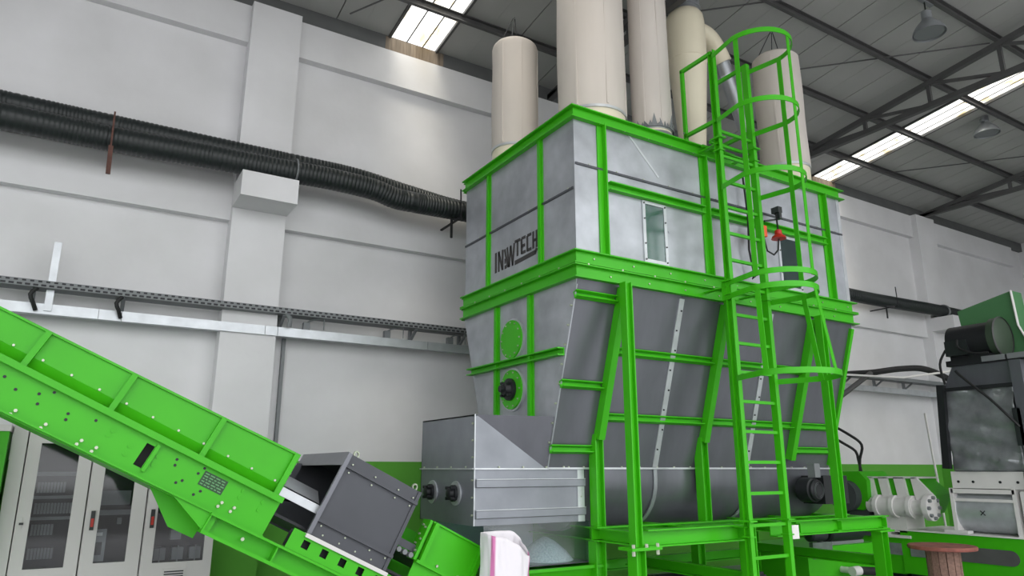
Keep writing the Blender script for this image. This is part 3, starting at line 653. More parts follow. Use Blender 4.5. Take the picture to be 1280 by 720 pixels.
# sub-frame carrying the magnet housing
sf = thing('conveyor_subframe', 'green channel sub-frame with square holes under the dark magnet housing', 'frame', tuple(cv(2.6, -1, 6.3)))
for y, f in ((CY0-.0, 1), (CY1, -1)):
    m = B(); cbox(m, 1.72, 3.9, -.31, -.292, y-.07, y+.05); cbox(m, 1.72, 3.9, -.445, -.42, y-.07, y+.05); cbox(m, 1.72, 3.9, -.43, -.3, y+.03, y+.04)
    m.build('channel_rail', G, sf)
    for s in (1.73, 2.28, 2.9, 3.5): cbox(B(), s-.006, s+.006, -.43, -.3, y-.05, y+.05).build('web_plate', G, sf)
m = B(); hs = [2.46, 2.625, 2.79, 2.955, 3.12]; a = 2.32
for h in hs:
    cbox(m, a, h-.03, -.29, -.14, CY0-.05, CY0-.038); cbox(m, h-.03, h+.03, -.29, -.245, CY0-.05, CY0-.038); cbox(m, h-.03, h+.03, -.185, -.14, CY0-.05, CY0-.038); a = h+.03
cbox(m, a, 3.3, -.29, -.14, CY0-.05, CY0-.038); m.build('slotted_plate', G, sf)
cbox(B(), 2.32, 3.3, -.28, -.15, CY0+.03, CY0+.04).build('inner_plate', 'black_steel', sf)
B().bolts([cv(2.02, -.365, CY0-.005)], (0, -1, 0), .014, .02).build('bolts', 'bolt_zinc', sf, kind='stuff')
for s in (3.42, 3.85):
    for y in (CY0, CY1):
        p = cv(s, -.44, y); B().bar((p.x, y, 0), (p.x, y, p.z), .08, .08, up=(0, 1, 0)).build('leg', G, sf)

# ================================================================== MAGNET HOUSING
mh = thing('magnet_housing', 'dark grey sheet metal separator box tilted on the conveyor', 'separator box', tuple(cv(2.8, -.3, 6.35)))
HY0, HY1 = 5.72, 7.03
cbox(B(), 2.43, 3.155, -.13, .54, HY0, HY0+.01).build('front_panel', 'dark_sheet', mh)
cbox(B(), 2.43, 3.155, -.13, .54, HY1-.01, HY1).build('back_panel', 'dark_sheet', mh)
cbox(B(), 2.43, 3.155, .53, .54, HY0+.01, HY1-.01).build('top_panel', 'dark_sheet', mh)
cbox(B(), 3.145, 3.155, .12, .53, HY0+.01, HY1-.01).build('end_panel', 'dark_sheet', mh)
cbox(B(), 2.42, 2.43, .43, .545, HY0, HY1).build('end_flange', 'grey_sheet', mh)
cbox(B(), 2.42, 2.455, -.13, .54, HY0-.03, HY0+.0).build('edge_angle', 'grey_sheet', mh)
for t in (.44, -.012): cbox(B(), 2.455, 3.155, t-.012, t+.012, HY0-.03, HY0).build('stiffener', 'dark_sheet', mh)
cbox(B(), 3.125, 3.155, -.13, .54, HY0-.012, HY0).build('edge_angle', 'dark_sheet', mh)
cbox(B(), 2.42, 3.17, -.165, -.135, HY0-.045, HY0+.02).build('base_strip', 'offwhite_enamel', mh, label='white base strip')
B().bolts([cv(s, t, HY0-.01) for s in (2.5, 2.72, 2.95, 3.1) for t in (.47, .40, -.045)]+[cv(s, -.1, HY0) for s in (2.55, 2.7, 2.85, 3.0)], (0, -1, 0), .007, .008).build('bolts', 'bolt_zinc', mh, kind='stuff')
for s in (2.5, 3.09):
    c = cv(s, .56, HY0+.03); B().lathe([(.03, -.006), (.03, .006), (.018, .006), (.018, -.006), (.03, -.006)], c, c+V((0.3, -1, 0)), 16, False).build('lifting_eye', 'bolt_zinc', mh)
# galvanised transition from the conveyor head
cbox(B(), 2.1, 2.45, .02, .085, CY0+.0, CY0+.01).build('transition_rail', 'galvanised_bright', mh)
B().poly([cv(2.1, .1, CY0+.05), cv(2.43, .1, CY0+.05), cv(2.43, .2, CY0+.25), cv(2.1, .2, CY0+.25)], (0, .01, .0)).build('transition_guide', 'galvanised', mh)
B().poly([cv(2.08, .2, CY1-.0), cv(2.43, .2, CY1-.0), cv(2.43, .45, CY1), cv(2.08, .33, CY1)], (0, .01, .0)).build('transition_side', 'dark_sheet', mh)
cbox(B(), 2.1, 3.4, -.12, -.1, CY0+.05, CY1-.05).build('return_pan', 'black_steel', mh)

# ================================================================== LOWER CONVEYOR SECTION
lc = thing('conveyor_section', 'short green conveyor section below the discharge housing', 'conveyor', tuple(cv(3.7, -.5, 6.3)))
for y in (CY0, CY1):
    cbox(B(), 3.37, 4.0, -.25, .05, y, y+.01).build('side_plate', G, lc)
    cbox(B(), 3.4, 3.95, .05, .385, y+.02, y+.028).build('skirt', G, lc)
cbox(B(), 3.37, 4.0, .035, .06, CY0-.045, CY0+.02).build('mid_flange', G, lc)
cbox(B(), 3.4, 3.95, .06, .11, CY0+.008, CY0+.02).build('skirt_strip', G, lc)
for s in (3.42, 3.92): cbox(B(), s-.02, s+.02, .06, .385, CY0-.03, CY0+.02).build('skirt_rib', G, lc)
cbox(B(), 3.39, 3.94, .38, .395, CY0, CY0+.03).build('skirt_edge', G, lc)
cbox(B(), 3.35, 3.375, .05, .39, CY0-.01, CY0+.14).build('end_flange', G, lc)
B().bolts([cv(3.35, t, CY0+.08) for t in (.1, .18, .26, .34)]+[cv(3.35, t, CY0+.02) for t in (.12, .22, .32)], -CD, .010, .016).build('bolts', 'bolt_zinc', lc, kind='stuff')
B().bolts([cv(s, .085, CY0+.008) for s in (3.58, 3.8)], (0, -1, 0), .012, .014).build('bolts', 'bolt_zinc', lc, kind='stuff')
cbox(B(), 3.16, 4.0, .06, .075, CY0+.05, CY1-.05).build('belt', 'black_rubber', lc)
cbox(B(), 3.16, 3.36, .1, .16, CY0+.05, CY0+.06).build('guide_strip', 'dark_sheet', lc)
for s in (3.2, 3.26, 3.32): B().cyl(cv(s, .07, CY0+.0), cv(s, .07, CY0+.06), .022, n=10).build('roller_pin', 'component_grey', lc)
for y in (CY0+.05, CY1-.05):
    p = cv(3.95, -.25, y); B().bar((p.x, y, 0), (p.x, y, p.z+.1), .08, .08, up=(0, 1, 0)).build('leg', G, lc)
fh = thing('feed_hopper', 'flared green feed hopper under the translucent chute', 'hopper', (3.95, 6.3, 0))
def quad(a, b, c, d, n, nm): B().poly([a, b, c, d], n).build(nm, G, fh)
quad((3.42, 5.66, .72), (4.5, 5.66, .72), (4.4, 5.8, .35), (3.75, 5.8, .35), (0, .01, 0), 'hopper_side')
quad((3.42, 6.95, .72), (4.5, 6.95, .72), (4.4, 6.8, .35), (3.75, 6.8, .35), (0, -.01, 0), 'hopper_side')
quad((4.5, 5.66, .72), (4.5, 6.95, .72), (4.4, 6.8, .35), (4.4, 5.8, .35), (-.01, 0, 0), 'hopper_side')
quad((3.42, 5.66, .72), (3.42, 6.95, .72), (3.75, 6.8, .35), (3.75, 5.8, .35), (.01, 0, 0), 'hopper_side')
B().box(3.4, 4.52, 5.63, 5.67, .7, .725).box(4.48, 4.52, 5.67, 6.97, .7, .725).build('rim', G, fh)
B().box(3.75, 4.4, 5.8, 6.8, .02, .35).build('hopper_base', G, fh)

# ================================================================== WHITE SACK
def sack():
    n = 64; L = 34; m = B(); st = []
    for i in range(L+1):
        f = i/L
        for k in range(n):
            q = 2*math.pi*k/n; c, s_ = math.cos(q), math.sin(q)
            w_ = lerp(.19, .21, f)*(1+.05*math.sin(f*5)); d_ = lerp(.16, .15, f)
            e = .72
            x = math.copysign(abs(c)**e, c)*w_; y = math.copysign(abs(s_)**e, s_)*d_
            wr = .012*math.sin(6*q+5*f)+.008*math.sin(11*q-9*f)+.007*math.sin(17*q+14*f)
            x *= 1+wr*2; y *= 1+wr*3
            top = 1.075-.15*max(0, math.cos(q+.5))**2-.07*max(0, -s_)*(.4+.6*max(0, c+.3))
            z = lerp(.01, top, f)
            lean = .03*f
            m.v.append((3.25+x+lean, 5.46+y, z)); st.append(1.0 if (math.radians(204) < q < math.radians(220) or (math.radians(318) < q < math.radians(345) and f > .82)) else 0.0)
    for i in range(L):
        for k in range(n): m.f.append((i*n+k, i*n+(k+1) % n, (i+1)*n+(k+1) % n, (i+1)*n+k))
    m.f.append(tuple(range(n)))
    o = m.build('woven_sack', 'sack'); a = o.data.attributes.new('stripe', 'FLOAT', 'POINT')
    for i, v in enumerate(st): a.data[i].value = v
    sd = o.modifiers.new('thickness', 'SOLIDIFY'); sd.thickness = .004
    tag(o, 'open white woven sack with pink stripes beside the lower conveyor', 'sack')
sack()

# ================================================================== CONTROL CABINETS
def cabinet(xa, xb, ga, gb, gz0, gz1, label, kind):
    yf, yb = 8.35, 8.74; zt = 2.12
    t = thing('control_cabinet', label, 'cabinet', ((xa+xb)/2, 8.55, 0), 'control cabinets by the wall')
    m = B(); m.box(xa+.004, xa+.02, yf+.03, yb, .1, zt).box(xb-.02, xb-.004, yf+.03, yb, .1, zt).box(xa+.02, xb-.02, yb-.02, yb, .1, zt).box(xa+.02, xb-.02, yf+.03, yb-.02, zt-.02, zt).box(xa+.02, xb-.02, yf+.03, yb-.02, .1, .12)
    m.build('body', 'offwhite_enamel', t)
    B().box(xa+.01, xb-.01, yf+.05, yb, 0, .1).build('plinth', 'component_dark', t)
    d = B(); d.box(xa+.008, ga, yf, yf+.028, .12, zt-.01).box(gb, xb-.008, yf, yf+.028, .12, zt-.01).box(ga, gb, yf, yf+.028, gz1, zt-.01).box(ga, gb, yf, yf+.028, .12, gz0)
    do = d.build('door', 'offwhite_enamel', t)
    B().box(ga, gb, yf+.012, yf+.016, gz0, gz1).build('glass', 'smoked_glass', do)
    B().box(xa+.03, xb-.03, yb-.06, yb-.02, .15, zt-.04).build('mounting_plate', 'component_dark', t)
    m = B(); 
    if kind == 1:
        for z, n in ((1.42, 9), (1.22, 12), (1.02, 7), (.8, 8)):
            for k in range(n):
                x = lerp(ga, gb, (k+.5)/12)+.01; q = (gb-ga)/12
                m.box(x-q*.4, x+q*.4, yb-.13, yb-.06, z-.05, z+.05); m.box(x-q*.15, x+q*.15, yb-.15, yb-.13, z-.02, z+.02)
        m.box(ga-.03, gb+.03, yb-.1, yb-.06, 1.53, 1.57).box(ga-.03, gb+.03, yb-.1, yb-.06, 1.31, 1.34).box(ga-.03, gb+.03, yb-.1, yb-.06, 1.11, 1.14)
    if kind == 2:
        m.box(ga, gb, yb-.14, yb-.06, 1.24, 1.38)
        for k in range(6): m.box(ga+.03+k*.045, ga+.05+k*.045, yb-.16, yb-.14, 1.3, 1.33)
        m.box(ga-.02, ga+.09, yf+.06, yf+.1, .72, 1.02).box(ga+.18, ga+.22, yb-.14, yb-.06, 1.05, 1.11).box(ga-.04, gb+.04, yb-.1, yb-.06, 1.14, 1.19)
        B().box(ga+.005, ga+.055, yf+.055, yf+.06, .96, .99).build('display', 'screen_white', t)
        B().box(ga+.005, ga+.06, yf+.055, yf+.06, .78, .9).build('keypad', 'component_dark', t)
    if kind == 3:
        m.box(ga+.18, ga+.25, yb-.16, yb-.06, 1.02, 1.16).box(ga+.17, ga+.27, yb-.2, yb-.06, .88, .98).box(ga-.02, ga+.1, yb-.16, yb-.06, 1.2, 1.34)
        for k in range(3): m.box(ga+.03+.17*k, ga+.14+.17*k, yb-.18, yb-.06, .68, .8); m.box(ga+.08+.17*k, ga+.09+.17*k, yb-.2, yb-.18, .66, .82)
    m.build('switchgear', 'switch_grey', t, kind='stuff')
    hx_ = xa+.07 if kind != 1 else xa+.045
    if kind == 1:
        B().box(hx_-.012, hx_+.012, yf-.012, yf, 1.04, 1.16).build('lock', 'offwhite_enamel', do)
        B().box(hx_-.01, hx_+.025, yf-.022, yf-.012, 1.09, 1.11).build('key', 'black_plastic', do)
    else:
        hd = B().box(hx_-.018, hx_+.018, yf-.02, yf, 1.02, 1.2).build('handle', 'black_plastic', do)
        B().box(hx_-.012, hx_+.012, yf-.03, yf-.02, 1.05, 1.13).build('handle_grip', 'red_plastic', hd)
    if kind == 3:
        m = B().box(ga+.1, ga+.32, yf-.012, yf, .45, .62); m.build('vent_cover', 'offwhite_enamel', do)
        for k in range(6): B().box(ga+.12, ga+.30, yf-.016, yf-.012, .465+.024*k, .477+.024*k).build('vent_slat', 'component_dark', do)
cabinet(-.33, .23, -.215, .11, .69, 1.84, 'pale grey control cabinet with rows of breakers behind glass', 1)
cabinet(.23, .76, .352, .628, .71, 1.84, 'pale grey control cabinet with keypad module and red handle', 2)
cabinet(.76, 1.44, .872, 1.348, .68, 1.6, 'pale grey control cabinet beside the green dado, next to conveyor bracket', 3)
sc_ = thing('side_cabinet', 'narrow pale cabinet edge left of the breaker cabinet', 'cabinet', (-.4, 8.55, 0))
B().box(-.455, -.335, 8.36, 8.74, .1, 2.12).build('body', 'offwhite_enamel', sc_); B().box(-.45, -.34, 8.4, 8.72, 0, .1).build('plinth', 'component_dark', sc_)
gc = thing('green_cabinet', 'green machine cabinet at the far left edge', 'cabinet', (-.85, 8.4, 0))
B().box(-1.3, -.48, 8.2, 8.7, .05, 1.94).build('body', G, gc); B().box(-1.32, -.47, 8.18, 8.7, 1.94, 2.0).build('top', 'offwhite_enamel', gc); B().box(-1.2, -.56, 8.19, 8.2, .3, 1.8).build('door', G, gc)

# ================================================================== WALL SERVICES
def hose(name, pts, r, label):
    path = pipe_path(pts, .016)
    o = B().tube(path, r, 18, rf=lambda i: r*(1.0 if i % 3 else .945)).build(name, 'black_plastic')
    return tag(o, label, 'pipe', 'black corrugated pipes along the wall')
hose('corrugated_pipe', [(-3.2, 8.42, 5.14), (-1, 8.42, 5.13), (0, 8.42, 5.13), (1.0, 8.42, 5.16), (1.7, 8.42, 5.175), (2.4, 8.42, 5.2), (3.0, 8.42, 5.18), (3.3, 8.41, 5.115), (3.6, 8.41, 5.11), (4.5, 8.42, 5.13), (6, 8.42, 5.15), (8.2, 8.42, 5.17), (9.2, 8.45, 5.17)], .143, 'lower black corrugated pipe running along the wall, sagging past the corbel')
hose('corrugated_pipe', [(-3.2, 8.61, 5.37), (-1, 8.61, 5.36), (0, 8.61, 5.36), (1.9, 8.61, 5.37), (2.8, 8.61, 5.37), (3.6, 8.61, 5.29), (4.5, 8.61, 5.23), (6, 8.61, 5.3), (8, 8.61, 5.36), (10, 8.58, 5.2), (13.4, 8.55, 5.12), (15.2, 8.55, 5.14), (16.6, 8.55, 5.17), (18.1, 8.55, 5.17), (21, 8.55, 5.17)], .135, 'upper black corrugated pipe running along the wall behind the other')
for i, (x, xo, lab) in enumerate(((-.03, .02, 'rusty hanger strap on pipes left of the corbel'), (4.22, -.2, 'dark hanger bracket on pipes near the silo'), (14.7, -.6, 'dark hanger bracket on pipe right of the silo'))):
    m = B().bar((x, 8.25, 5.38), (x+.01, 8.25, 4.95), .018, .012, up=(0, 1, 0)).bar((x+.01, 8.25, 4.965), (x+.01, 8.9, 4.965), .03, .02)
    if xo < -.1: m.bar((x+xo*.3, 8.4, 4.965), (x+.02, 8.3, 4.965), .025, .02).bar((x+xo*.3, 8.4, 4.97), (x+xo*.3, 8.4, 4.7), .03, .02, up=(0, 1, 0))
    else: m.bar((x+.01, 8.25, 4.98), (x+.02, 8.27, 4.66), .045, .02, up=(0, 1, 0))
    tag(m.build('pipe_hanger', 'rust' if i == 0 else 'black_steel'), lab, 'bracket', 'pipe hangers')
pth = [(1.98+.17*math.cos(a)*0, 8.42+.16*math.cos(a), 5.19+.16*math.sin(a)) for a in [k*math.pi/10 for k in range(21)]]
tag(B().tube(pth, .012, 6).build('tie_wire', 'component_grey'), 'pale tie wire looped round the pipe at the corbel', 'wire')
tag(B().tube([(17.1, 8.55+.15*math.cos(a), 5.17+.15*math.sin(a)) for a in [k*math.pi/10 for k in range(21)]], .02, 6).build('tie_strap', 'component_grey'), 'pale strap round the pipe at the far pilaster', 'strap')
ct = thing('cable_tray', 'perforated grey cable tray running along the wall', 'cable tray', (6, 8.75, 3.4))
m = B(); m.box(-3, 20, 8.62, 8.85, 3.425, 3.435).box(-3, 20, 8.618, 8.622, 3.425, 3.5).box(-3, 20, 8.848, 8.852, 3.425, 3.5); m.build('tray', 'component_grey', ct)
m = B(); x = -3
while x < 9: m.box(x, x+.035, 8.614, 8.6185, 3.475, 3.492); m.box(x+.03, x+.075, 8.614, 8.6185, 3.435, 3.455); x += .07
m.build('slots', 'black_steel', ct, kind='stuff')
m = B()
for k in range(4): m.tube([(-3, 8.66+.05*k, 3.45), (20, 8.66+.05*k, 3.45)], .018, 6)
m.build('tray_cables', 'black_rubber', ct, kind='stuff')
for x in (-.52, .32, 2.05, 3.8, 4.55, 13.4, 14.5, 15.6):
    B().box(x-.02, x+.02, 8.85, 8.9, 3.22, 3.5).bar((x, 8.85, 3.3), (x, 8.66, 3.42), .03, .03).build('tray_bracket', 'component_grey', ct)
B().box(-.4, -.33, 8.7, 8.74, 3.2, 3.95).build('strut', 'galvanised_bright', ct, label='upright slotted strut')
tk = thing('wall_trunking', 'pale galvanised trunking below the cable tray', 'trunking', (6, 8.8, 3.15))
xs_ = [-3, -1.0, .1, .32, 1.85, 2.0, 4.0, 6.5, 9.5, 12.5, 15.5, 19]
for a, b in zip(xs_[:-1], xs_[1:]): B().box(a+.003, b-.003, 8.72, 8.86, 3.175, 3.275).box(a+.003, b-.003, 8.715, 8.72, 3.165, 3.18).build('trunking_length', 'galvanised_bright', tk)
tag(B().box(2.12, 2.16, 8.94, 9.0, 1.3, 3.18).build('conduit', 'component_grey'), 'grey vertical conduit running down the wall beside the pilaster', 'conduit')
for i, x in enumerate((2.35, 3.42, 4.35)):
    t = thing('junction_box', ('small grey junction box on trunking nearest the pilaster', 'small grey junction box midway along the trunking', 'small grey junction box nearest the silo')[i], 'junction box', (x, 8.75, 3.28), 'boxes on the trunking')
    B().box(x-.04, x+.04, 8.73, 8.8, 3.28, 3.37).build('case', 'component_grey', t); B().tube([(x, 8.76, 3.36), (x+.05, 8.74, 3.4), (x+.2, 8.7, 3.44)], .012, 6).tube([(x+.2, 8.68, 3.43), (x+.2, 8.68, 3.28)], .008, 6).build('cable', 'component_grey', t)
tag(B().tube(pipe_path([(1.95, 8.68, 3.47), (2.05, 8.66, 3.45), (2.12, 8.66, 3.38), (2.12, 8.68, 3.28)], .03), .03, 8).build('flexible_conduit', 'component_grey'), 'flexible grey conduit dropping from tray to trunking by the pilaster', 'conduit')
for i, x in enumerate((-.48, .3)):
    tag(B().tube(pipe_path([(x, 8.64, 3.42), (x-.05, 8.62, 3.34), (x-.02, 8.64, 3.27), (x+.01, 8.7, 3.2)], .03), .022, 8).build('flexible_conduit', 'black_rubber'), ('black flexible conduit below the upright strut', 'black flexible conduit below the tray between strut and pilaster')[i], 'conduit')

# ================================================================== HIGH-BAY LAMPS
def lamp(x, y, z, label):
    t = thing('pendant_lamp', label, 'lamp', (x, y, z), 'bell lamps under the roof')
    B().lathe([(.22, 0), (.215, .04), (.17, .12), (.1, .2), (.07, .24), (.07, .36), (.03, .38)], (x, y, z), (x, y, z+1), 28, False).build('shade', 'grey_duct', t)
    B().lathe([(.2, .02), (.0001, .03)], (x, y, z), (x, y, z+1), 28, False).build('diffuser', 'component_grey', t)
    B().tube([(x, y, z+.36), (x, y, rz(y)-.1)], .01, 6).build('cord', 'black_rubber', t)
    B().bar((x-.15, y, rz(y)-.12), (x+.2, y, rz(y)-.12), .06, .05).build('mount', 'component_grey', t)
lamp(9.9, 4.55, 7.72, 'grey bell lamp hanging from the roof above the ladder cage')
lamp(14.35, 5.87, 7.86, 'grey bell lamp hanging beside the right skylight strip')

# ================================================================== EXTRUSION LINE ON THE RIGHT
ex = thing('extruder_bed', 'green steel machine bed of the extrusion line', 'machine bed', (11.6, 5.5, 0))
B().box(11, 12.2, 3.2, 6.62, .08, .69).build('bed', G, ex); B().box(11.02, 12.2, 6.62, 8.2, .06, .58).build('bed', G, ex)
B().box(10.97, 12.2, 3.2, 6.62, .69, .71).build('bed_top', 'white_paint', ex)
B().box(11.05, 12.2, 3.25, 6.55, 0, .08).box(11.1, 12.2, 6.65, 8.1, 0, .06).build('bed_feet', 'black_steel', ex)
st = [(10.985, 5.44+.33+.1*math.cos(a), .43+.1*math.sin(a)) for a in [(-90+18*k)*math.pi/180 for k in range(11)]]+[(10.985, 5.44-.33-.1*math.cos(a), .43+.1*math.sin(a)) for a in [(90-18*k)*math.pi/180 for k in range(11)]]
B().poly(st, (.016, 0, 0)).build('bed_opening', 'dark_steel', ex, label='dark rounded slot in the bed side')
for y in (6.75, 6.35): B().box(10.98 if y < 6.6 else 11.0, 11.03, y-.13, y+.13, .33, .5).build('film_window', 'film', ex)
gb = thing('extruder_gearbox', 'white extruder gearbox and barrel with bolted end flange', 'gearbox', (11.2, 6.6, .6))
B().poly([(11.05, 7.05, .95), (11.05, 7.05, 1.46), (11.05, 6.3, 1.46), (11.05, 6.05, 1.22), (11.05, 6.2, .95)], (.5, 0, 0)).build('body', G, gb)
for ya, yb2 in ((7.06, 6.97), (6.87, 6.73), (6.62, 6.46)):
    B().poly([(11.0, ya, 1.47), (11.0, yb2, 1.47), (11.0, yb2-.05, 1.1), (11.0, ya-.05, 1.1)], (.056, 0, 0)).build('strap_plate', 'white_paint', gb)
B().poly([(11.0, 6.35, 1.47), (11.0, 6.27, 1.47), (11.0, 6.03, 1.2), (11.0, 6.03, 1.1), (11.0, 6.3, 1.1)], (.056, 0, 0)).build('strap_plate', 'white_paint', gb)
B().box(11.0, 11.6, 6.25, 7.08, 1.455, 1.48).build('top_plate', 'white_paint', gb)
B().cyl((10.98, 6.9, 1.04), (10.98, 6.32, 1.04), .14, n=28).cyl((10.98, 7.05, 1.04), (10.98, 6.9, 1.04), .1, n=24).build('barrel', 'white_paint', gb)
for y in (6.88, 6.62, 6.36): B().cyl((10.98, y+.03, 1.04), (10.98, y-.03, 1.04), .165, n=28).build('barrel_rib', 'white_paint', gb)
B().cyl((10.98, 6.32, 1.04), (10.98, 6.08, 1.04), .105, n=28).build('neck', 'white_paint', gb)
B().cyl((10.98, 6.13, 1.04), (10.98, 6.05, 1.04), .185, n=32).build('end_flange', 'white_paint', gb)
B().bolts([(10.98+.145*math.cos(a*math.pi/4), 6.05, 1.04+.145*math.sin(a*math.pi/4)) for a in range(8)], (0, -1, 0), .028, .035).build('bolts', 'component_grey', gb, kind='stuff')
B().poly([(10.95, 7.12, .98), (10.95, 7.0, 1.16), (10.95, 6.9, .98)], (.03, 0, 0)).build('lug', 'white_paint', gb)
B().box(11.0, 11.5, 6.78, 7.0, .6, .95).box(11.0, 11.5, 6.5, 6.78, .66, .95).box(10.97, 11.5, 6.45, 7.02, .58, .62).build('pedestal', 'white_paint', gb)
gm = thing('gearbox_motor', 'green housed motor with dark end behind the silo leg', 'motor', (11.1, 7.3, .6))
B().poly([(10.9, 7.5, 1.0), (10.9, 7.5, 1.56), (10.9, 7.12, 1.56), (10.9, 7.0, 1.42), (10.9, 7.02, 1.02), (10.9, 7.12, .96)], (.7, 0, 0)).build('housing', G, gm)
B().cyl((10.75, 7.35, 1.18), (10.9, 7.35, 1.18), .24, n=28).build('fan_cowl', 'dark_sheet', gm)
B().box(10.95, 11.5, 7.05, 7.5, .58, 1.0).build('motor_foot', 'dark_sheet', gm)
for i, (z, y) in enumerate(((2.05, 7.75), (1.9, 7.7))):
    tag(B().tube(pipe_path([(11.1, 7.22-.02*i, 1.55), (11.1, 7.2+.03*i, 1.75), (11.1, 7.14+.12*i, 1.98-.1*i), (11.0, 7.3+.08*i, 2.16-.16*i), (10.9, 7.62, 2.36-.2*i), (10.8, 8.0, 2.5-.2*i)], .05), .022, 8).build('hydraulic_hose', 'black_rubber'), ('outer black hydraulic hose curving up from the green motor', 'inner black hydraulic hose curving up from the green motor')[i], 'hose', 'hydraulic hoses')
# feeding barrel with film-wrapped hopper
fb = thing('feed_barrel', 'white half-round feed barrel on the green machine bed', 'barrel', (11.3, 5.4, .71))
B().cyl((11.32, 5.76, 1.02), (11.32, 4.98, 1.02), .305, n=36).build('drum', 'galvanised_bright', fb)
for y in (5.8, 4.98):
    B().poly([(11.0, y, .71), (11.0, y, 1.33), (11.62, y, 1.33), (11.62, y, .71)], (0, -.05, 0)).build('end_plate', 'white_paint', fb)
B().box(11.0, 11.1, 4.95, 5.78, 1.26, 1.32).box(11.01, 11.06, 4.97, 5.76, 1.15, 1.19).build('tie_bar', 'white_paint', fb)
B().box(10.95, 11.1, 5.6, 5.92, .71, .75).build('foot', 'white_paint', fb)
B().bar((11.005, 5.42, 1.03), (11.005, 5.36, .97), .009, .01).bar((11.005, 5.36, 1.03), (11.005, 5.42, .97), .009, .01).build('pen_cross', 'black_steel', fb)
B().box(11.0, 11.5, 4.62, 4.88, .75, 1.3).build('side_guard', 'white_paint', fb)
B().cyl((11.0, 4.7, 1.1), (11.0, 4.45, 1.1), .1, n=20).build('copper_coupling', 'rust', fb)
wh = thing('wrapped_hopper', 'tall hopper wrapped in grey plastic film on a white bolted plate', 'hopper', (11.3, 5.2, 1.33))
B().box(11.0, 11.05, 4.8, 5.74, 1.33, 1.56).box(11.05, 11.6, 4.8, 5.74, 1.33, 1.4).build('base_plate', 'white_paint', wh)
B().bolts([(11.0, y, 1.42) for y in (5.65, 5.45, 5.1, 4.88)], (-1, 0, 0), .02, .006).build('bolt_holes', 'black_steel', wh, kind='stuff')
m = B(); nY, nZ = 26, 30; 
for i in range(nZ+1):
    for k in range(nY+1):
        y = lerp(5.69, 4.74, k/nY); z = lerp(1.57, 2.74, i/nZ)
        x = 10.98+.02*math.sin(9*z+3*y)+.014*math.sin(23*z-7*y)+.02*math.sin(14*y+6*z)*abs(math.sin(3*z))+.008*random.random()
        m.v.append((x, y, z))
for i in range(nZ):
    for k in range(nY): m.f.append((i*(nY+1)+k, i*(nY+1)+k+1, (i+1)*(nY+1)+k+1, (i+1)*(nY+1)+k))
o = m.build('film_wrap', 'film', wh); sd = o.modifiers.new('t', 'SOLIDIFY'); sd.thickness = .004
B().box(11.03, 11.6, 4.74, 5.69, 1.56, 2.74).build('hopper_body', 'dark_sheet', wh)
B().poly([(11.0, 5.66, 2.74), (11.0, 4.74, 2.74), (11.0, 4.7, 3.06), (11.0, 5.5, 3.06)], (.6, 0, 0)).build('hopper_cone', 'grey_sheet', wh)
B().box(10.93, 11.0, 4.7, 5.68, 2.7, 2.75).build('clamp_bar', 'black_steel', wh)
B().bar((10.93, 5.74, 1.6), (10.93, 5.66, 2.8), .1, .08, up=(1, 0, 0)).build('corner_post', 'black_steel', wh)
B().box(10.9, 11.4, 4.56, 4.7, 1.33, 3.05).build('corner_post', 'grey_sheet', wh)
B().box(10.9, 11.0, 4.66, 4.76, 1.9, 2.4).build('cable_block', 'black_plastic', wh)
B().tube(pipe_path([(10.9, 5.4, 2.98), (10.86, 5.35, 2.92), (10.86, 5.0, 2.55), (10.86, 4.8, 2.3), (10.9, 4.7, 2.15)], .05), .018, 7).build('gas_strut', 'black_rubber', wh)
B().box(10.95, 11.7, 4.3, 5.55, 3.06, 3.14).build('top_frame', 'black_steel', wh)
B().box(10.93, 10.95, 4.75, 5.05, 3.075, 3.15).box(10.93, 10.95, 4.35, 4.72, 3.075, 3.15).build('frame_plate', 'component_grey', wh)
fm = thing('hopper_motor', 'black motor with round fan cowl on top of the wrapped hopper', 'motor', (11.2, 5.1, 3.14))
B().cyl((11.15, 5.5, 3.42), (11.15, 4.86, 3.42), .24, n=32).build('body', 'black_steel', fm)
B().lathe([(.26, 0), (.28, .0), (.28, .1), (.2, .13)], (11.15, 4.92, 3.42), (11.15, 4.0, 3.42), 32).build('fan_cowl', 'cowl_dark', fm, label='dark round fan cowl')
B().lathe([(.285, .09), (.295, .1), (.285, .115)], (11.15, 4.92, 3.42), (11.15, 4.0, 3.42), 32, False).build('cowl_rim', 'dark_steel', fm)
B().box(10.88, 11.1, 5.2, 5.5, 3.2, 3.42).build('terminal_box', 'black_plastic', fm)
B().box(11.0, 11.3, 4.9, 5.5, 3.14, 3.2).build('motor_foot', 'black_steel', fm)
B().tube(pipe_path([(10.86, 5.3, 3.42), (10.82, 5.28, 3.3), (10.82, 5.1, 3.2), (10.84, 4.9, 3.18)], .04), .016, 7).tube(pipe_path([(10.9, 5.5, 3.3), (10.88, 5.6, 3.1), (10.9, 5.58, 2.8)], .05), .018, 7).build('cable', 'black_rubber', fm)
gh = thing('belt_guard', 'dull green sheet guard with curved edge above the black motor', 'guard', (11.6, 4.95, 3.14))
B().poly([(11.45, 5.44, 3.14), (11.45, 5.52, 3.95), (11.45, 4.74, 4.12), (11.45, 4.72, 3.6), (11.45, 4.62, 3.3), (11.45, 4.55, 3.14)], (.3, 0, 0)).build('guard_sheet', 'hood_green', gh)
B().ribbon([(11.42, 4.735, 4.12), (11.42, 4.715, 3.6), (11.42, 4.61, 3.3), (11.42, 4.54, 3.14)], .05, .012, up=(1, 0, 0)).build('guard_edge', 'white_paint', gh)
tag(B().cyl((12.2, 4.75, 3.75), (12.2, 4.2, 3.75), .28, n=28).build('far_motor', 'hood_green'), 'dull green motor end at the right picture edge', 'motor')
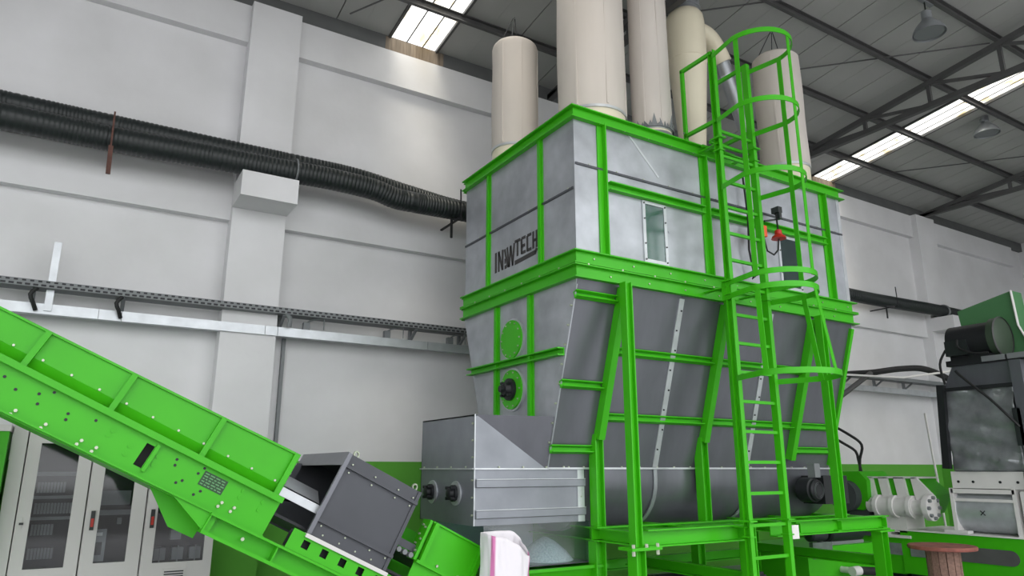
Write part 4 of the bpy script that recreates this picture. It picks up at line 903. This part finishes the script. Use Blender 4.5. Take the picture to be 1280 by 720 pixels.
sv = tag(B().cyl((12.2, 4.5, 0.0), (12.2, 4.5, 3.5), .08, n=16).build('far_post', 'grey_sheet'), 'grey post carrying the green motor at the right edge', 'post')

# cable loom between silo and hopper motor
loom = [(12.2, 8.3, 3.3), (12.6, 8.2, 3.36), (13.2, 8.1, 3.42), (13.9, 7.9, 3.52), (14.4, 7.7, 3.52), (14.9, 7.5, 3.3), (14.9, 7.2, 2.9)]
tag(B().tube(pipe_path(loom, .05), .06, 10).build('cable_loom', 'black_rubber'), 'thick dark cable loom arching between the silo and the hopper', 'cable')
tag(B().tube([(12.0, 8.0, 2.9), (13.0, 8.0, 3.38)], .05, 8).build('loom_support', 'dark_steel'), 'slanting dark support bar under the cable loom', 'bar')
tag(B().tube([(12.2, 8.0, 3.3), (13.4, 7.6, 3.28), (14.2, 7.2, 3.4), (14.6, 6.9, 3.5)], .02, 8).build('white_hose', 'white_paint'), 'thin white hose running from the silo to the hopper motor', 'hose')
tag(B().tube([(13.6, 7.3, 0), (13.55, 7.32, 1.4), (13.5, 7.35, 2.6)], .02, 8).build('thin_post', 'white_paint'), 'thin white pole standing left of the wrapped hopper', 'pole')

# ================================================================== SPOOL AND SMALL MACHINES UNDER THE PLATFORM
sp = thing('cable_spool', 'wooden cable spool with worn reddish top disc', 'spool', (8.5, 4.65, 0))
B().lathe([(.34, 0), (.345, .01), (.345, .03), (.34, .04)], (8.5, 4.65, .73), (8.5, 4.65, 2), 40).build('top_disc', 'wood_red', sp)
B().lathe([(.34, 0), (.345, .01), (.345, .03), (.34, .04)], (8.5, 4.65, 0), (8.5, 4.65, 2), 40).build('bottom_disc', 'wood_red', sp)
for k in range(14):
    a = 2*math.pi*k/14; B().bar((8.5+.16*math.cos(a), 4.65+.16*math.sin(a), .04), (8.5+.16*math.cos(a), 4.65+.16*math.sin(a), .73), .068, .018, up=(math.cos(a), math.sin(a), 0)).build('core_stave', 'wood', sp)
du2 = thing('pump_unit', 'green pump unit with black motor below the platform', 'pump', (9.2, 6.5, 0))
B().box(8.35, 9.9, 6.3, 7.3, .05, .6).build('tank', G, du2); B().box(8.4, 9.85, 6.35, 7.25, 0, .05).build('skid', 'black_steel', du2)
B().lathe([(.1, 0), (.13, .02), (.13, .72), (.1, .76)], (8.95, 6.45, .76), (10, 6.45, .76), 24).build('motor', 'black_plastic', du2)
B().lathe([(.06, 0), (.09, .02), (.09, .3)], (8.6, 6.45, .74), (10, 6.45, .74), 20).build('coupling', 'component_dark', du2)
B().box(8.9, 9.7, 6.38, 6.55, .6, .64).build('motor_foot', 'component_grey', du2)
B().box(9.2, 9.45, 6.28, 6.3, .43, .49).build('slot', 'black_rubber', du2); B().box(8.45, 8.85, 6.28, 6.34, .46, .66).build('film_cover', 'film', du2)
B().cyl((8.95, 6.1, .3), (9.1, 6.1, .3), .06, n=16).build('pipe_stub', 'white_paint', du2); B().cyl((9.1, 6.1, .3), (9.7, 6.1, .24), .055, n=14).build('dark_pipe', 'black_rubber', du2)
B().cyl((9.02, 6.1, .3), (9.02, 6.3, .3), .04, n=12).build('pipe_stub', 'white_paint', du2)
tag(B().box(7.2, 8.6, 8.3, 8.36, .02, .1).build('floor_bar', 'black_steel'), 'black bar lying on the floor beneath the silo near the wall', 'bar')
tag(B().box(6.6, 7.05, 5.9, 6.2, .0, .42).box(6.62, 7.03, 5.92, 6.18, .42, .45).build('dark_crate', 'black_plastic'), 'black crate on the floor behind the ladder foot', 'crate')
